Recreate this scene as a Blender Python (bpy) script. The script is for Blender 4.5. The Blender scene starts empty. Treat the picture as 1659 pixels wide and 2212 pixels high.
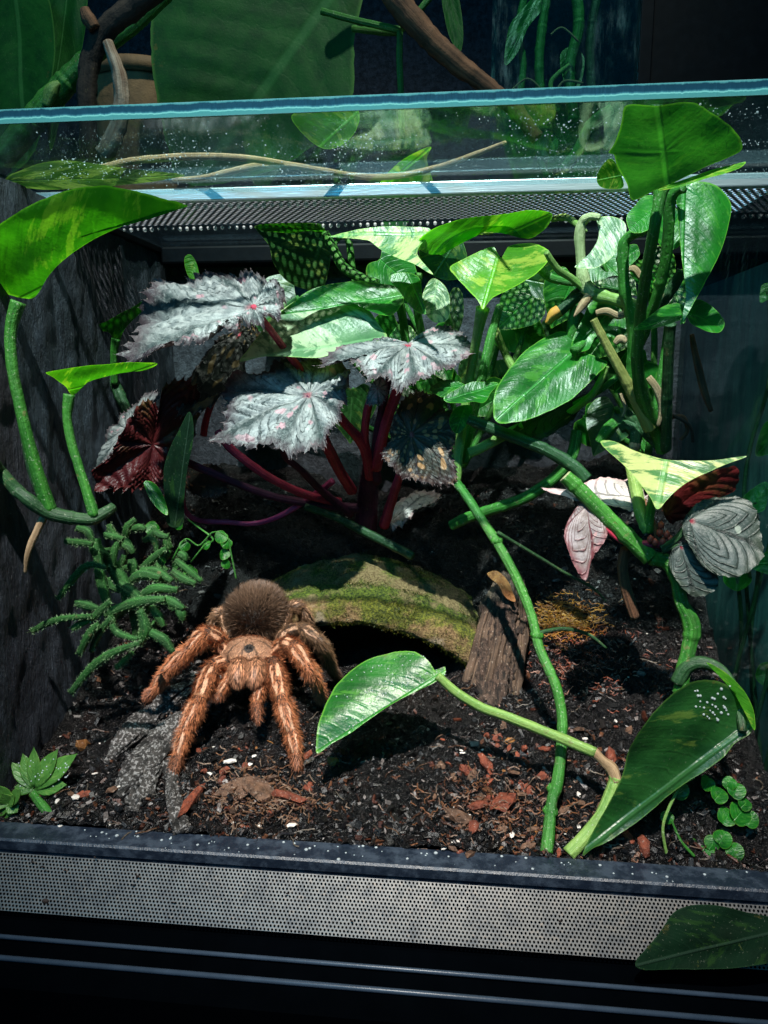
import bpy, bmesh, math, random
import numpy as np
from mathutils import Vector, Matrix, noise as mnoise
random.seed(7); rng = np.random.default_rng(7)
sc = bpy.context.scene
COL = sc.collection

# ------------------------------------------------------------------ camera
YAW, PITCH, FPX = math.radians(6.0), math.radians(10.0), 1597.0      # FPX for a 1659 x 2212 picture
cam_d = bpy.data.cameras.new('camera'); cam = bpy.data.objects.new('camera', cam_d); COL.objects.link(cam)
cam.rotation_euler = (math.pi/2 - PITCH, 0, YAW)
cam_d.sensor_fit = 'VERTICAL'; cam_d.sensor_height = 36.0; cam_d.lens = FPX/2212*36
cam_d.clip_start = 0.01; cam_d.clip_end = 50
sc.camera = cam
sc.render.resolution_x, sc.render.resolution_y = 768, 1024
CM = cam.rotation_euler.to_matrix()

# ------------------------------------------------------------------ light
W = bpy.data.worlds.new('World'); sc.world = W; W.use_nodes = True
bg = W.node_tree.nodes['Background']; bg.inputs[0].default_value = (0.02, 0.34, 0.66, 1); bg.inputs[1].default_value = 0.105

def lamp(name, kind, loc, aim, power, color, **kw):
    d = bpy.data.lights.new(name, kind); d.energy = power; d.color = color
    for k, v in kw.items(): setattr(d, k, v)
    o = bpy.data.objects.new(name, d); COL.objects.link(o); o.location = loc
    o.rotation_euler = (Vector(aim) - Vector(loc)).to_track_quat('-Z', 'Y').to_euler()
    return o
lamp('grow_lamp', 'SPOT', (-0.10, -0.34, 1.20), (-0.03, 0.46, 0.00), 250, (1.0, 0.955, 0.88),
     spot_size=math.radians(30), spot_blend=1.0, shadow_soft_size=0.017)
lamp('upper_fill_spot', 'SPOT', (0.05, 0.25, 1.30), (-0.20, 0.78, 0.22), 42, (0.90, 1.0, 0.88),
     spot_size=math.radians(58), spot_blend=0.9, shadow_soft_size=0.02)  # added spot that brightens the upper plants, source not part of the place
lamp('teal_fill', 'AREA', (-0.5, -0.9, 0.9), (0, 0.5, 0.0), 6.5, (0.10, 0.60, 1.0), shape='RECTANGLE', size=0.8, size_y=0.5)  # added area fill that tints the shadows teal
sc.view_settings.view_transform = 'Standard'; sc.view_settings.look = 'None'
sc.view_settings.exposure = 0.0; sc.view_settings.gamma = 1.0
sc.cycles.max_bounces = 10; sc.cycles.transparent_max_bounces = 24
sc.cycles.caustics_reflective = False; sc.cycles.caustics_refractive = False

# ------------------------------------------------------------------ place helpers
def ray(px, py): return CM @ Vector(((px-829.5)/FPX, -(py-1106)/FPX, -1.0))
def at(px, py, Y):                       # point of the place seen at (px,py), Y metres behind the lens
    r = ray(px, py); return r*(Y/r.y)
def atz(px, py, z):
    r = ray(px, py); return r*(z/r.z)
def onplane(px, py, p0, n):
    r = ray(px, py); return r*(p0.dot(n)/r.dot(n))

# ------------------------------------------------------------------ object helpers
def tag(o, label=None, cat=None, group=None, kind=None):
    if label: o['label'] = label
    if cat: o['category'] = cat
    if group: o['group'] = group
    if kind: o['kind'] = kind
    return o
def thing(name, label, cat, loc=(0,0,0), group=None):
    o = bpy.data.objects.new(name, None); COL.objects.link(o); o.location = loc; o.empty_display_size = .01
    return tag(o, label, cat, group)
def mesh_obj(name, verts, faces, mat, parent=None, smooth=True, uv=None, cols=None):
    me = bpy.data.meshes.new(name)
    me.from_pydata([tuple(v) for v in verts], [], faces)
    if smooth: me.polygons.foreach_set('use_smooth', [True]*len(me.polygons))
    if uv is not None:
        li = np.empty(len(me.loops), dtype=np.int32); me.loops.foreach_get('vertex_index', li)
        for nm, arr in uv.items():
            l = me.uv_layers.new(name=nm); l.data.foreach_set('uv', np.asarray(arr, dtype=np.float32)[li].ravel())
    if cols is not None:
        a = me.color_attributes.new('Col', 'FLOAT_COLOR', 'POINT')
        a.data.foreach_set('color', np.asarray(cols, dtype=np.float32).ravel())
    me.materials.append(mat); me.update()
    o = bpy.data.objects.new(name, me); COL.objects.link(o)
    if parent is not None: link(o, parent)
    return o
def link(o, parent):
    o.parent = parent
    root = parent; off = Vector((0,0,0))
    while root is not None: off += root.location; root = root.parent
    o.location = o.location - off
def bm_obj(name, bm, mat, parent=None, smooth=False):
    me = bpy.data.meshes.new(name); bm.to_mesh(me); bm.free(); me.materials.append(mat)
    if smooth: me.polygons.foreach_set('use_smooth', [True]*len(me.polygons))
    o = bpy.data.objects.new(name, me); COL.objects.link(o)
    if parent is not None: link(o, parent)
    return o
def box(name, x0, x1, y0, y1, z0, z1, mat, parent=None, bevel=0.0):
    bm = bmesh.new(); bmesh.ops.create_cube(bm, size=1)
    for v in bm.verts: v.co = Vector(((x0+x1)/2+v.co.x*(x1-x0), (y0+y1)/2+v.co.y*(y1-y0), (z0+z1)/2+v.co.z*(z1-z0)))
    if bevel: bmesh.ops.bevel(bm, geom=bm.edges[:], offset=bevel, segments=2, affect='EDGES', profile=.5)
    return bm_obj(name, bm, mat, parent)

def catmull(pts, n, closed=False):
    P = [np.array(p, float) for p in pts]; m = len(P); out = []
    segs = m if closed else m-1
    for i in range(segs):
        if closed: a, b, c, d = P[(i-1) % m], P[i], P[(i+1) % m], P[(i+2) % m]
        else: a, b, c, d = P[max(i-1,0)], P[i], P[i+1], P[min(i+2,m-1)]
        for k in range(n):
            t = k/n
            out.append(.5*((2*b)+(-a+c)*t+(2*a-5*b+4*c-d)*t*t+(-a+3*b-3*c+d)*t**3))
    if not closed: out.append(P[-1])
    return out
def tube_data(pts, rad, sides=10, n=6, ridge=0.0, rough=0.10, seed=0, nodes=0.0):
    q = [list(p)+[r] for p, r in zip(pts, rad)]
    c = np.array(catmull(q, n)); m = len(c)
    pos, R = c[:, :3], c[:, 3]
    T = np.gradient(pos, axis=0); T /= np.linalg.norm(T, axis=1)[:, None]+1e-12
    up = np.array([0., 0., 1.]) if abs(T[0][2]) < .9 else np.array([1., 0., 0.])
    V = []; UV = []; L = 0
    nrm = np.cross(T[0], up); nrm /= np.linalg.norm(nrm)
    for i in range(m):
        nrm = nrm-T[i]*nrm.dot(T[i]); nrm /= np.linalg.norm(nrm); b = np.cross(T[i], nrm)
        if i: L += np.linalg.norm(pos[i]-pos[i-1])
        for k in range(sides):
            a = 2*math.pi*k/sides
            rr = R[i]*(1+ridge*math.cos(a*5))
            if nodes: Ln = L+.006*math.sin(L*90+pos[0][0]*300); dn = (Ln+nodes*.4) % nodes; rr *= 1+.11*math.exp(-((dn-.5*nodes)/.0014)**2)-.05*math.exp(-((dn-.5*nodes-.0034)/.0018)**2)
            if rough: rr *= 1+rough*mnoise.noise(Vector((pos[i][0]*160+seed, pos[i][1]*160+math.cos(a)*1.6, pos[i][2]*160+math.sin(a)*1.6)))
            V.append(pos[i]+(nrm*math.cos(a)+b*math.sin(a))*rr); UV.append((a/(2*math.pi), L*20))
    F = []
    for i in range(m-1):
        for k in range(sides):
            k2 = (k+1) % sides
            F.append((i*sides+k, i*sides+k2, (i+1)*sides+k2, (i+1)*sides+k))
    F.append(tuple(range(sides-1, -1, -1))); F.append(tuple((m-1)*sides+k for k in range(sides)))
    return V, F, UV, pos, R, T
def tube(name, pts, rad, mat, parent=None, sides=10, n=6, **kw):
    if not hasattr(rad, '__len__'): rad = [rad]*len(pts)
    if len(rad) != len(pts): rad = list(np.interp(np.linspace(0, 1, len(pts)), np.linspace(0, 1, len(rad)), rad))
    if name in ('stem', 'stalk') and mat.name.startswith('stem_') and 'nodes' not in kw and not mat.name.endswith(('red', 'pink', 'purple')):
        Lt = sum((Vector(pts[i+1])-Vector(pts[i])).length for i in range(len(pts)-1)); n = max(n, int(Lt/(len(pts)-1)/.0012)); kw['nodes'] = .043
    V, F, UV, *_ = tube_data(pts, rad, sides, n, **kw)
    return mesh_obj(name, V, F, mat, parent, uv={'UV': UV})
def ptube(name, px, rad, mat, parent=None, Y=None, **kw):   # px: list of (px,py[,Y])
    return tube(name, [at(p[0], p[1], p[2] if len(p) > 2 else Y) for p in px], rad, mat, parent, **kw)

# ------------------------------------------------------------------ materials
MATS = {}
class NT:
    def __init__(s, name):
        s.m = bpy.data.materials.new(name); s.m.use_nodes = True; s.t = s.m.node_tree; s.t.nodes.clear()
        s.out = s.t.nodes.new('ShaderNodeOutputMaterial'); MATS[name] = s.m
    def n(s, typ, ins=None, **kw):
        nd = s.t.nodes.new('ShaderNode'+typ)
        for k, v in kw.items(): setattr(nd, k, v)
        for k, v in (ins or {}).items(): s.set(nd, k, v)
        return nd
    def set(s, nd, k, v):
        i = nd.inputs[k]
        if hasattr(v, 'is_linked') or isinstance(v, bpy.types.NodeSocket): s.t.links.new(v, i)
        elif isinstance(v, (tuple, list)) and len(v) == 3 and i.type == 'RGBA': i.default_value = (*v, 1)
        else: i.default_value = v
    def math(s, op, a, b=0.0, c=None, clamp=False):
        nd = s.n('Math', {0: a, 1: b}, operation=op, use_clamp=clamp)
        if c is not None: s.set(nd, 2, c)
        return nd.outputs[0]
    def mix(s, f, a, b, blend='MIX'):
        nd = s.n('Mix', data_type='RGBA', blend_type=blend)
        s.set(nd, 0, f); s.set(nd, 6, a); s.set(nd, 7, b); return nd.outputs[2]
    def ramp(s, f, stops, interp='LINEAR'):
        nd = s.n('ValToRGB', {0: f}); cr = nd.color_ramp; cr.interpolation = interp
        while len(cr.elements) < len(stops): cr.elements.new(.5)
        for e, (p, c) in zip(cr.elements, stops):
            e.position = p; e.color = (c, c, c, 1) if not hasattr(c, '__len__') else (*c, 1)
        return nd.outputs[0]
    def noise(s, vec, scale, detail=4, rough=.55, dist=0.0):
        return s.n('TexNoise', {'Vector': vec, 'Scale': scale, 'Detail': detail, 'Roughness': rough, 'Distortion': dist}).outputs[0]
    def vor(s, vec, scale, feature='F1', rnd=1.0):
        return s.n('TexVoronoi', {'Vector': vec, 'Scale': scale, 'Randomness': rnd}, feature=feature)
    def step(s, x, lo, hi):
        return s.n('MapRange', {'Value': x, 'From Min': lo, 'From Max': hi}, interpolation_type='SMOOTHSTEP').outputs[0]
    def pos(s): return s.n('NewGeometry').outputs['Position']
    def gen(s): return s.n('TexCoord').outputs['Generated']
    def uv(s, name='UV'):
        u = s.n('UVMap', uv_map=name).outputs[0]; sp = s.n('SeparateXYZ', {0: u})
        return u, sp.outputs[0], sp.outputs[1]
    def rnd(s): return s.n('ObjectInfo').outputs['Random']
    def bump(s, h, strength=.4, dist=.001):
        return s.n('Bump', {'Height': h, 'Strength': strength, 'Distance': dist}).outputs[0]
    def bsdf(s, color, rough=.5, bump=None, **kw):
        p = s.n('BsdfPrincipled', {'Base Color': color, 'Roughness': rough})
        for k, v in kw.items(): s.set(p, k.replace('_', ' '), v)
        if bump is not None: s.set(p, 'Normal', bump)
        return p.outputs[0]
    def done(s, sh): s.t.links.new(sh, s.out.inputs[0]); return s.m

def m_plain(name, col, rough=.5, var=.25, scale=60, bumps=.3, bd=.0008, **kw):
    t = NT(name); p = t.pos(); f = t.noise(p, scale, 6, .6)
    c = t.mix(t.step(f, .3, .7), tuple(x*(1-var) for x in col), tuple(min(1, x*(1+var)) for x in col))
    return t.done(t.bsdf(c, rough, t.bump(t.noise(p, scale*5, 6, .65), bumps, bd), **kw))

def m_pothos(name, dark, light, yellow, yamt, trans=.32, rough=.26, transcol=None, spec=.5, streak=1.0):
    t = NT(name); u, ux, v = t.uv(); r1, ring, th = t.uv('RING'); rn = t.rnd()
    au = t.math('MULTIPLY', t.math('ABSOLUTE', t.math('SUBTRACT', ux, .5)), 2.0)
    off = t.n('CombineXYZ', {0: t.math('MULTIPLY', rn, 37.0), 1: t.math('MULTIPLY', rn, 91.0), 2: 0.0}).outputs[0]
    # coordinates that run along the side veins
    vp = t.math('SUBTRACT', v, t.math('MULTIPLY', t.math('POWER', au, 1.5), .42))
    side = t.n('CombineXYZ', {0: t.math('MULTIPLY', ux, 2.2), 1: t.math('MULTIPLY', vp, 9.0), 2: 0.0}).outputs[0]
    vec = t.n('VectorMath', {0: side, 1: off}, operation='ADD').outputs[0]
    n1 = t.noise(vec, 1.0, 5, .6); n2 = t.noise(t.pos(), 55, 3)
    base = t.mix(t.step(n2, .3, .7), dark, light)
    base = t.mix(t.math('MULTIPLY', t.step(n1, .35, .75), .35*streak), base, light)
    vn = t.noise(t.n('VectorMath', {0: t.n('CombineXYZ', {0: t.math('MULTIPLY', ux, 3.0), 1: t.math('MULTIPLY', vp, 5.0), 2: 0.0}).outputs[0], 1: off}, operation='ADD').outputs[0], 1.0, 7, .68)
    ym = t.math('MULTIPLY', t.step(vn, .56-.22*yamt, .62-.18*yamt), min(1, .35+yamt))
    base = t.mix(ym, base, yellow)
    wob = t.math('MULTIPLY', t.noise(t.pos(), 60, 3), .9)
    vein = t.math('ABSOLUTE', t.math('SUBTRACT', t.math('FRACT', t.math('ADD', t.math('MULTIPLY', vp, 8.0), wob)), .5))
    vline = t.math('SUBTRACT', 1.0, t.step(vein, 0.0, .12))
    vline = t.math('MULTIPLY', vline, t.step(au, .9, .2))
    mid = t.math('SUBTRACT', 1.0, t.step(au, .012, .05))
    base = t.mix(t.math('MULTIPLY', vline, .10), base, tuple(min(1, c*1.5+.01) for c in light))
    base = t.mix(t.math('MULTIPLY', mid, .55), base, tuple(min(1, c*1.7+.02) for c in light))
    rim = t.step(ring, .955, .995)
    base = t.mix(t.math('MULTIPLY', rim, .75), base, (light[0]*2.0+.12*min(1, light[1]/.15)**2, light[1]*1.6+.12*min(1, light[1]/.15)**2, light[2]*1.3+.02*min(1, light[1]/.15)))
    scar = t.math('MULTIPLY', t.step(t.noise(t.pos(), 75, 6, .7), .60, .68), t.step(ring, .80, 1.02)); base = t.mix(t.math('MULTIPLY', scar, .6), base, (.16, .12, .03))
    pit = t.step(t.noise(t.pos(), 240, 3, .6), .69, .75); base = t.mix(t.math('MULTIPLY', pit, .35), base, (.10, .13, .03))
    h = t.math('ADD', t.math('MULTIPLY', t.math('ADD', t.math('MULTIPLY', vline, .35*streak), t.math('MULTIPLY', mid, 2.0)), -.6), t.math('MULTIPLY', t.noise(t.pos(), 420, 4), .55))
    h = t.math('ADD', h, t.math('MULTIPLY', t.noise(vec, .8, 3), 1.6*streak))
    bp = t.bump(h, .45, .0011)
    speck = t.step(t.noise(t.pos(), 900, 2), .66, .74)
    ro = t.math('ADD', rough, t.math('MULTIPLY', t.noise(t.pos(), 90, 4), .16))
    base = t.mix(t.math('MULTIPLY', speck, .12), base, (.5, .55, .4))
    pr = t.bsdf(base, ro, bp, Specular_IOR_Level=spec)
    tc = t.mix(1.0, base, transcol or (.80, 1.0, .22), 'MULTIPLY')
    tc = t.mix(1.0, tc, (2.2, 2.2, 2.2), 'MULTIPLY')
    tr = t.n('BsdfTranslucent', {'Color': tc, 'Normal': bp}).outputs[0]
    return t.done(t.n('MixShader', {0: trans, 1: pr, 2: tr}).outputs[0])

G_D, G_L, G_Y = (.005, .075, .009), (.018, .195, .016), (.10, .36, .035)
m_pothos('pothos_green', G_D, G_L, G_Y, .12)
m_pothos('pothos_variegated', (.03, .12, .035), (.08, .24, .07), (.58, .64, .26), .48)
m_pothos('pothos_silver', (.05, .14, .06), (.12, .25, .11), (.50, .60, .36), .42, trans=.15, rough=.30)
m_pothos('pothos_under', (.016, .14, .030), (.050, .25, .055), (.10, .30, .06), .0, trans=.24, rough=.35, streak=.12)
m_pothos('pothos_bright', (.03, .18, .010), (.07, .31, .016), (.36, .55, .07), .14, trans=.42)
m_pothos('pothos_yellow', (.05, .23, .012), (.12, .37, .02), (.55, .62, .09), .26, trans=.42)
m_pothos('pothos_shaded', (.008, .05, .012), (.02, .10, .02), (.2, .3, .05), .05, trans=.25)  # green darkened to stand for shade on the leaves that use it
m_pothos('philodendron', (.004, .050, .010), (.010, .085, .014), (.02, .12, .02), .0, trans=.12, rough=.5, spec=.15)
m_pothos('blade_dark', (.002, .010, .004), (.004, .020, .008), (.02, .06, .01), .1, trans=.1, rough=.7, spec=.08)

def m_begonia(name, silver, silver2, veinc, spot, spotamt, rimc, trans=.18, nv=9.0, vein_w=.10):
    t = NT(name); u, th, r = t.uv(); rn = t.rnd()
    p = t.n('VectorMath', {0: t.pos(), 1: t.n('CombineXYZ', {0: rn, 1: rn, 2: rn}).outputs[0]}, operation='ADD').outputs[0]
    wob = t.math('MULTIPLY', t.math('SUBTRACT', t.noise(p, 70, 3), .5), .030)
    tt = t.math('ADD', t.math('MULTIPLY', th, nv), t.math('MULTIPLY', wob, nv))
    f = t.math('ABSOLUTE', t.math('SUBTRACT', t.math('FRACT', tt), .5))           # .5 at the border, 0 at mid
    d = t.math('SUBTRACT', .5, f)                                                   # 0 on vein
    # side veins leave the main veins at an angle
    sv = t.math('ABSOLUTE', t.math('SUBTRACT', t.math('FRACT', t.math('ADD', t.math('MULTIPLY', r, 6.0), t.math('MULTIPLY', d, -5.5))), .5))
    main = t.math('SUBTRACT', 1.0, t.step(d, .015, t.math('ADD', .03, t.math('MULTIPLY', r, vein_w))))
    sec = t.math('MULTIPLY', t.math('SUBTRACT', 1.0, t.step(sv, .02, .14)), t.step(r, .15, .6))
    g = t.noise(p, 160, 6, .7)
    base = t.mix(t.step(g, .35, .68), silver2, silver)
    edge = t.step(t.math('ADD', r, t.math('MULTIPLY', t.noise(p, 240, 4), .22)), .86, 1.10)
    vm = t.math('MAXIMUM', t.math('MULTIPLY', main, .92), t.math('MULTIPLY', sec, .7))
    vm = t.math('MULTIPLY', vm, t.step(t.noise(p, 330, 4, .7), .22, .52))
    base = t.mix(vm, base, veinc)
    vo = t.n('TexVoronoi', {'Vector': t.n('CombineXYZ', {0: t.math('MULTIPLY', th, nv*2), 1: t.math('MULTIPLY', r, 4.6), 2: rn}).outputs[0], 'Scale': 1.0, 'Randomness': .8})
    sp = t.math('SUBTRACT', 1.0, t.step(t.math('ADD', vo.outputs[0], t.math('MULTIPLY', t.noise(p, 300, 2), .12)), .20+.14*spotamt, .29+.16*spotamt))
    sp = t.math('MULTIPLY', sp, t.step(r, .15, .3))
    keep = t.step(t.n('SeparateColor', {0: vo.outputs[1]}).outputs[0], 1-spotamt-.05, 1-spotamt)
    base = t.mix(t.math('MULTIPLY', t.math('MULTIPLY', sp, keep), .9), base, spot)
    base = t.mix(t.math('MULTIPLY', edge, .8), base, rimc)
    core = t.math('SUBTRACT', 1.0, t.step(r, .02, .10)); base = t.mix(t.math('MULTIPLY', core, .7), base, (.35, .02, .05))
    h = t.math('ADD', t.math('MULTIPLY', vm, -1.3), t.math('MULTIPLY', t.noise(p, 520, 5, .7), .45))
    bp = t.bump(h, .6, .0010)
    pr = t.bsdf(base, .42, bp, Specular_IOR_Level=.5)
    tr = t.n('BsdfTranslucent', {'Color': t.mix(1.0, base, (1.1, .8, .7), 'MULTIPLY'), 'Normal': bp}).outputs[0]
    return t.done(t.n('MixShader', {0: trans, 1: pr, 2: tr}).outputs[0])
m_begonia('begonia_silver', (.47, .44, .43), (.17, .175, .18), (.012, .030, .030), (.58, .30, .34), .55, (.07, .035, .045), vein_w=.36)
m_begonia('begonia_dark', (.040, .055, .040), (.02, .035, .028), (.006, .012, .01), (.42, .30, .12), .75, (.03, .02, .02), trans=.3)
m_begonia('begonia_rust', (.10, .065, .045), (.04, .045, .035), (.02, .012, .016), (.60, .30, .14), .8, (.10, .05, .05), trans=.25)
m_begonia('begonia_pale', (.60, .56, .53), (.42, .38, .37), (.10, .10, .10), (.85, .75, .75), .25, (.55, .35, .35), nv=7, vein_w=.03)
m_begonia('begonia_red_silver', (.42, .38, .40), (.20, .16, .15), (.12, .012, .02), (.5, .3, .3), .2, (.2, .05, .06), nv=7, vein_w=.04)
m_begonia('begonia_grey_shaded', (.075, .105, .095), (.035, .055, .048), (.008, .014, .012), (.3, .36, .3), .2, (.05, .07, .05), nv=6, vein_w=.08)  # grey lowered to put shade into these leaves
t = NT('begonia_underside'); p = t.pos(); n1 = t.noise(p, 45, 4)
c = t.ramp(n1, [(.3, (.06, .006, .012)), (.55, (.16, .02, .02)), (.75, (.17, .12, .035))])
bp = t.bump(t.noise(p, 160, 5), .7, .002)
t.done(t.n('MixShader', {0: .3, 1: t.bsdf(c, .4, bp), 2: t.n('BsdfTranslucent', {'Color': c}).outputs[0]}).outputs[0])

def m_stem(name, a, b, rough=.35, streak=1.0, spk=.0, spkc=(.6, .65, .5), trans=0.0):
    t = NT(name); u, ux, v = t.uv(); p = t.pos()
    sv = t.n('CombineXYZ', {0: t.math('MULTIPLY', ux, 14.0), 1: t.math('MULTIPLY', v, .6), 2: t.rnd()}).outputs[0]
    s1 = t.noise(sv, 1.0, 4, .6); n2 = t.noise(p, 60, 4)
    c = t.mix(t.step(t.math('ADD', t.math('MULTIPLY', s1, .6*streak), t.math('MULTIPLY', n2, 1-.6*streak)), .35, .65), a, b)
    if spk: c = t.mix(t.math('MULTIPLY', t.step(t.noise(p, 700, 2), .62, .70), spk), c, spkc)
    c = t.mix(t.math('MULTIPLY', t.step(t.noise(p, 42, 5, .65), .56, .70), .45), c, (a[0]*.45+.01, a[1]*.40, a[2]*.4))
    c = t.mix(t.math('MULTIPLY', t.step(t.noise(p, 150, 5, .7), .63, .70), .55), c, (.20, .15, .07))
    bp = t.bump(t.math('ADD', t.math('MULTIPLY', s1, 1.6), t.math('MULTIPLY', t.noise(p, 380, 5, .65), 1.1)), .7, .0010)
    sh = t.bsdf(c, t.math('ADD', rough, t.math('MULTIPLY', t.noise(p, 130, 4), .28)), bp, Specular_IOR_Level=.4)
    return t.done(sh)
m_stem('stem_green', (.018, .13, .014), (.055, .25, .03), spk=.35)
m_stem('stem_light', (.12, .26, .05), (.26, .42, .10), spk=.3)
m_stem('stem_pale', (.30, .38, .16), (.46, .52, .28))
m_stem('stem_dark', (.010, .045, .015), (.03, .10, .03), spk=.2)
m_stem('stem_olive', (.20, .22, .05), (.36, .34, .10))
m_stem('stem_red', (.36, .016, .045), (.70, .05, .11), rough=.4, spk=.25, spkc=(.7, .3, .35))
m_stem('stem_pink', (.45, .03, .14), (.72, .12, .28), rough=.4)
m_stem('stem_purple', (.05, .008, .03), (.14, .02, .06), rough=.5)
m_stem('root_tan', (.24, .15, .075), (.48, .34, .20), rough=.8)
m_stem('bark_dark', (.012, .010, .009), (.05, .035, .025), rough=.7)
m_stem('bark_tan', (.20, .11, .065), (.58, .44, .32), rough=.75)
m_stem('bark_brown', (.05, .028, .016), (.22, .10, .05), rough=.7)
m_stem('bark_fibre', (.025, .016, .011), (.16, .10, .065), rough=.7, spk=.5, spkc=(.45, .36, .28))
m_stem('cactus_green', (.007, .045, .010), (.025, .13, .020), rough=.5, spk=.45, spkc=(.20, .36, .14))
m_stem('twig_tan', (.26, .17, .085), (.50, .37, .20), rough=.7)
t = NT('root_orange'); t.done(t.bsdf(t.mix(t.noise(t.pos(), 200), (.45, .16, .02), (.62, .36, .06)), .7))
t = NT('cork_grey'); p = t.pos(); v1 = t.vor(p, 900); n1 = t.noise(p, 120, 6, .7)
c = t.mix(t.step(n1, .35, .62), (.010, .009, .008), (.085, .076, .070)); c = t.mix(t.math('MULTIPLY', t.step(t.noise(p, 560, 3), .50, .60), t.step(n1, .36, .55)), c, (.42, .40, .39))
t.done(t.bsdf(c, .6, t.bump(t.math('ADD', t.noise(p, 800, 4, .7), t.math('MULTIPLY', n1, 2.0)), 1.0, .0025)))

# ------------------------------------------------------------------ more materials: soil, stone, metal, glass
def m_soil():
    t = NT('soil_dark'); p = t.pos(); n1 = t.noise(p, 40, 5); n2 = t.noise(p, 260, 6, .7); n3 = t.noise(p, 900, 3)
    c = t.mix(t.step(n2, .35, .7), (.0011, .0012, .0016), (.0065, .0055, .0055))
    c = t.mix(t.math('MULTIPLY', t.step(n1, .55, .75), .5), c, (.022, .011, .008))
    c = t.mix(t.math('MULTIPLY', t.step(n3, .60, .70), .5), c, (.15, .13, .13))
    ro = t.math('ADD', .10, t.math('MULTIPLY', n2, .40))
    return t.done(t.bsdf(c, ro, t.bump(t.math('ADD', t.math('MULTIPLY', n2, 1.2), t.math('MULTIPLY', n3, .7)), 1.0, .003)))
m_soil()
t = NT('litter'); a = t.n('VertexColor', layer_name='Col').outputs[0]; p = t.pos()
c = t.mix(t.step(t.noise(p, 700, 4, .7), .35, .65), t.mix(1.0, a, (.45, .45, .45), 'MULTIPLY'), a)
t.done(t.bsdf(c, t.math('ADD', .20, t.math('MULTIPLY', t.noise(p, 300), .4)), t.bump(t.noise(p, 1200, 4), .7, .0006)))
def m_chip(name, a, b):
    t = NT(name); p = t.pos(); rn = t.rnd()
    c = t.mix(t.step(t.noise(p, 260, 6, .7), .3, .68), a, b)
    c = t.mix(t.math('MULTIPLY', rn, .5), c, (a[0]*.5, a[1]*.5, a[2]*.5))
    c = t.mix(t.math('MULTIPLY', t.step(t.noise(p, 800, 3), .6, .72), .4), c, (.55, .42, .34))
    t.done(t.bsdf(c, .6, t.bump(t.noise(p, 600, 6, .7), .9, .0015)))
m_chip('bark_chip_red', (.10, .018, .008), (.36, .085, .038))
m_chip('bark_chip_brown', (.06, .030, .017), (.24, .125, .075))
m_chip('bark_chip_orange', (.20, .07, .015), (.45, .20, .05))
m_plain('perlite_white', (.72, .66, .60), .75, .15, 400, .8, .0008)

t = NT('panel_rock'); p = t.pos(); st = t.n('Mapping', {'Vector': p, 'Scale': (1, 1, .28)}).outputs[0]
n1 = t.noise(p, 26, 6, .65); n2 = t.noise(st, 210, 6, .75); n3 = t.noise(st, 520, 4, .7)
c = t.mix(t.step(n2, .35, .68), (.009, .013, .021), (.046, .060, .086)); c = t.mix(t.math('MULTIPLY', t.step(n1, .42, .68), .5), c, (.062, .075, .100))
c = t.mix(t.math('MULTIPLY', t.step(n3, .62, .70), .45), c, (.30, .33, .37))
t.done(t.bsdf(c, .62, t.bump(t.math('ADD', t.math('MULTIPLY', n2, 1.3), n3), .9, .003)))
t = NT('panel_back'); p = t.pos(); n1 = t.noise(p, 20, 6, .65); n2 = t.noise(p, 210, 6, .75)
c = t.mix(t.step(n2, .35, .68), (.022, .028, .038), (.085, .100, .125)); c = t.mix(t.math('MULTIPLY', t.step(n1, .48, .62), .75), c, (.014, .017, .023))
t.done(t.bsdf(c, .7, t.bump(n2, .9, .003)))
t = NT('backdrop_plaster'); p = t.pos(); n1 = t.noise(p, 9, 6, .6); n2 = t.noise(p, 150, 6, .75)
c = t.mix(t.step(n2, .35, .7), (.008, .010, .016), (.055, .062, .085)); c = t.mix(t.math('MULTIPLY', t.step(n1, .55, .75), .7), c, (.008, .010, .014))
t.done(t.bsdf(c, .75, t.bump(n2, 1.0, .006)))
t = NT('panel_outside'); p = t.pos(); st = t.n('Mapping', {'Vector': p, 'Scale': (1, 1, .12)}).outputs[0]
c = t.mix(t.step(t.noise(st, 60, 6, .7), .35, .7), (.03, .11, .12), (.08, .24, .23))
t.done(t.bsdf(c, .5, t.bump(t.noise(st, 180, 5), .5, .002)))

t = NT('black_plastic'); p = t.pos()
c = t.mix(t.step(t.noise(p, 120, 5), .4, .7), (.0010, .0014, .0022), (.0026, .0034, .0046))
t.done(t.bsdf(c, t.math('ADD', .38, t.math('MULTIPLY', t.noise(p, 70, 5, .7), .3)), t.bump(t.noise(p, 900, 3), .15, .0003), Specular_IOR_Level=.15))
t = NT('base_black'); p = t.pos(); t.done(t.bsdf(t.mix(t.noise(p, 60, 5), (.0003, .0006, .0010), (.0010, .0016, .0024)), .7, None, Specular_IOR_Level=.0))
t = NT('trim_wet'); p = t.pos(); nn = t.noise(p, 95, 6, .7)
c = t.mix(t.step(nn, .42, .62), (.010, .016, .028), (.036, .050, .072))
t.done(t.bsdf(c, t.math('ADD', .12, t.math('MULTIPLY', nn, .5)), t.bump(t.noise(p, 500, 4, .7), .5, .0008)))
t = NT('rail_grey'); p = t.pos(); t.done(t.bsdf(t.mix(t.noise(p, 80, 5), (.02, .032, .05), (.055, .08, .115)), .35, t.bump(t.noise(p, 700, 3), .2, .0004)))
t = NT('mesh_steel'); p = t.pos(); n1 = t.noise(p, 120, 6, .75); n2 = t.noise(p, 420, 4)
c = t.mix(t.step(n1, .4, .68), (.125, .120, .112), (.070, .073, .076)); c = t.mix(t.math('MULTIPLY', t.step(n2, .56, .72), .6), c, (.20, .165, .135))
t.done(t.bsdf(c, t.math('ADD', .32, t.math('MULTIPLY', n1, .25)), None, Metallic=.45))
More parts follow.
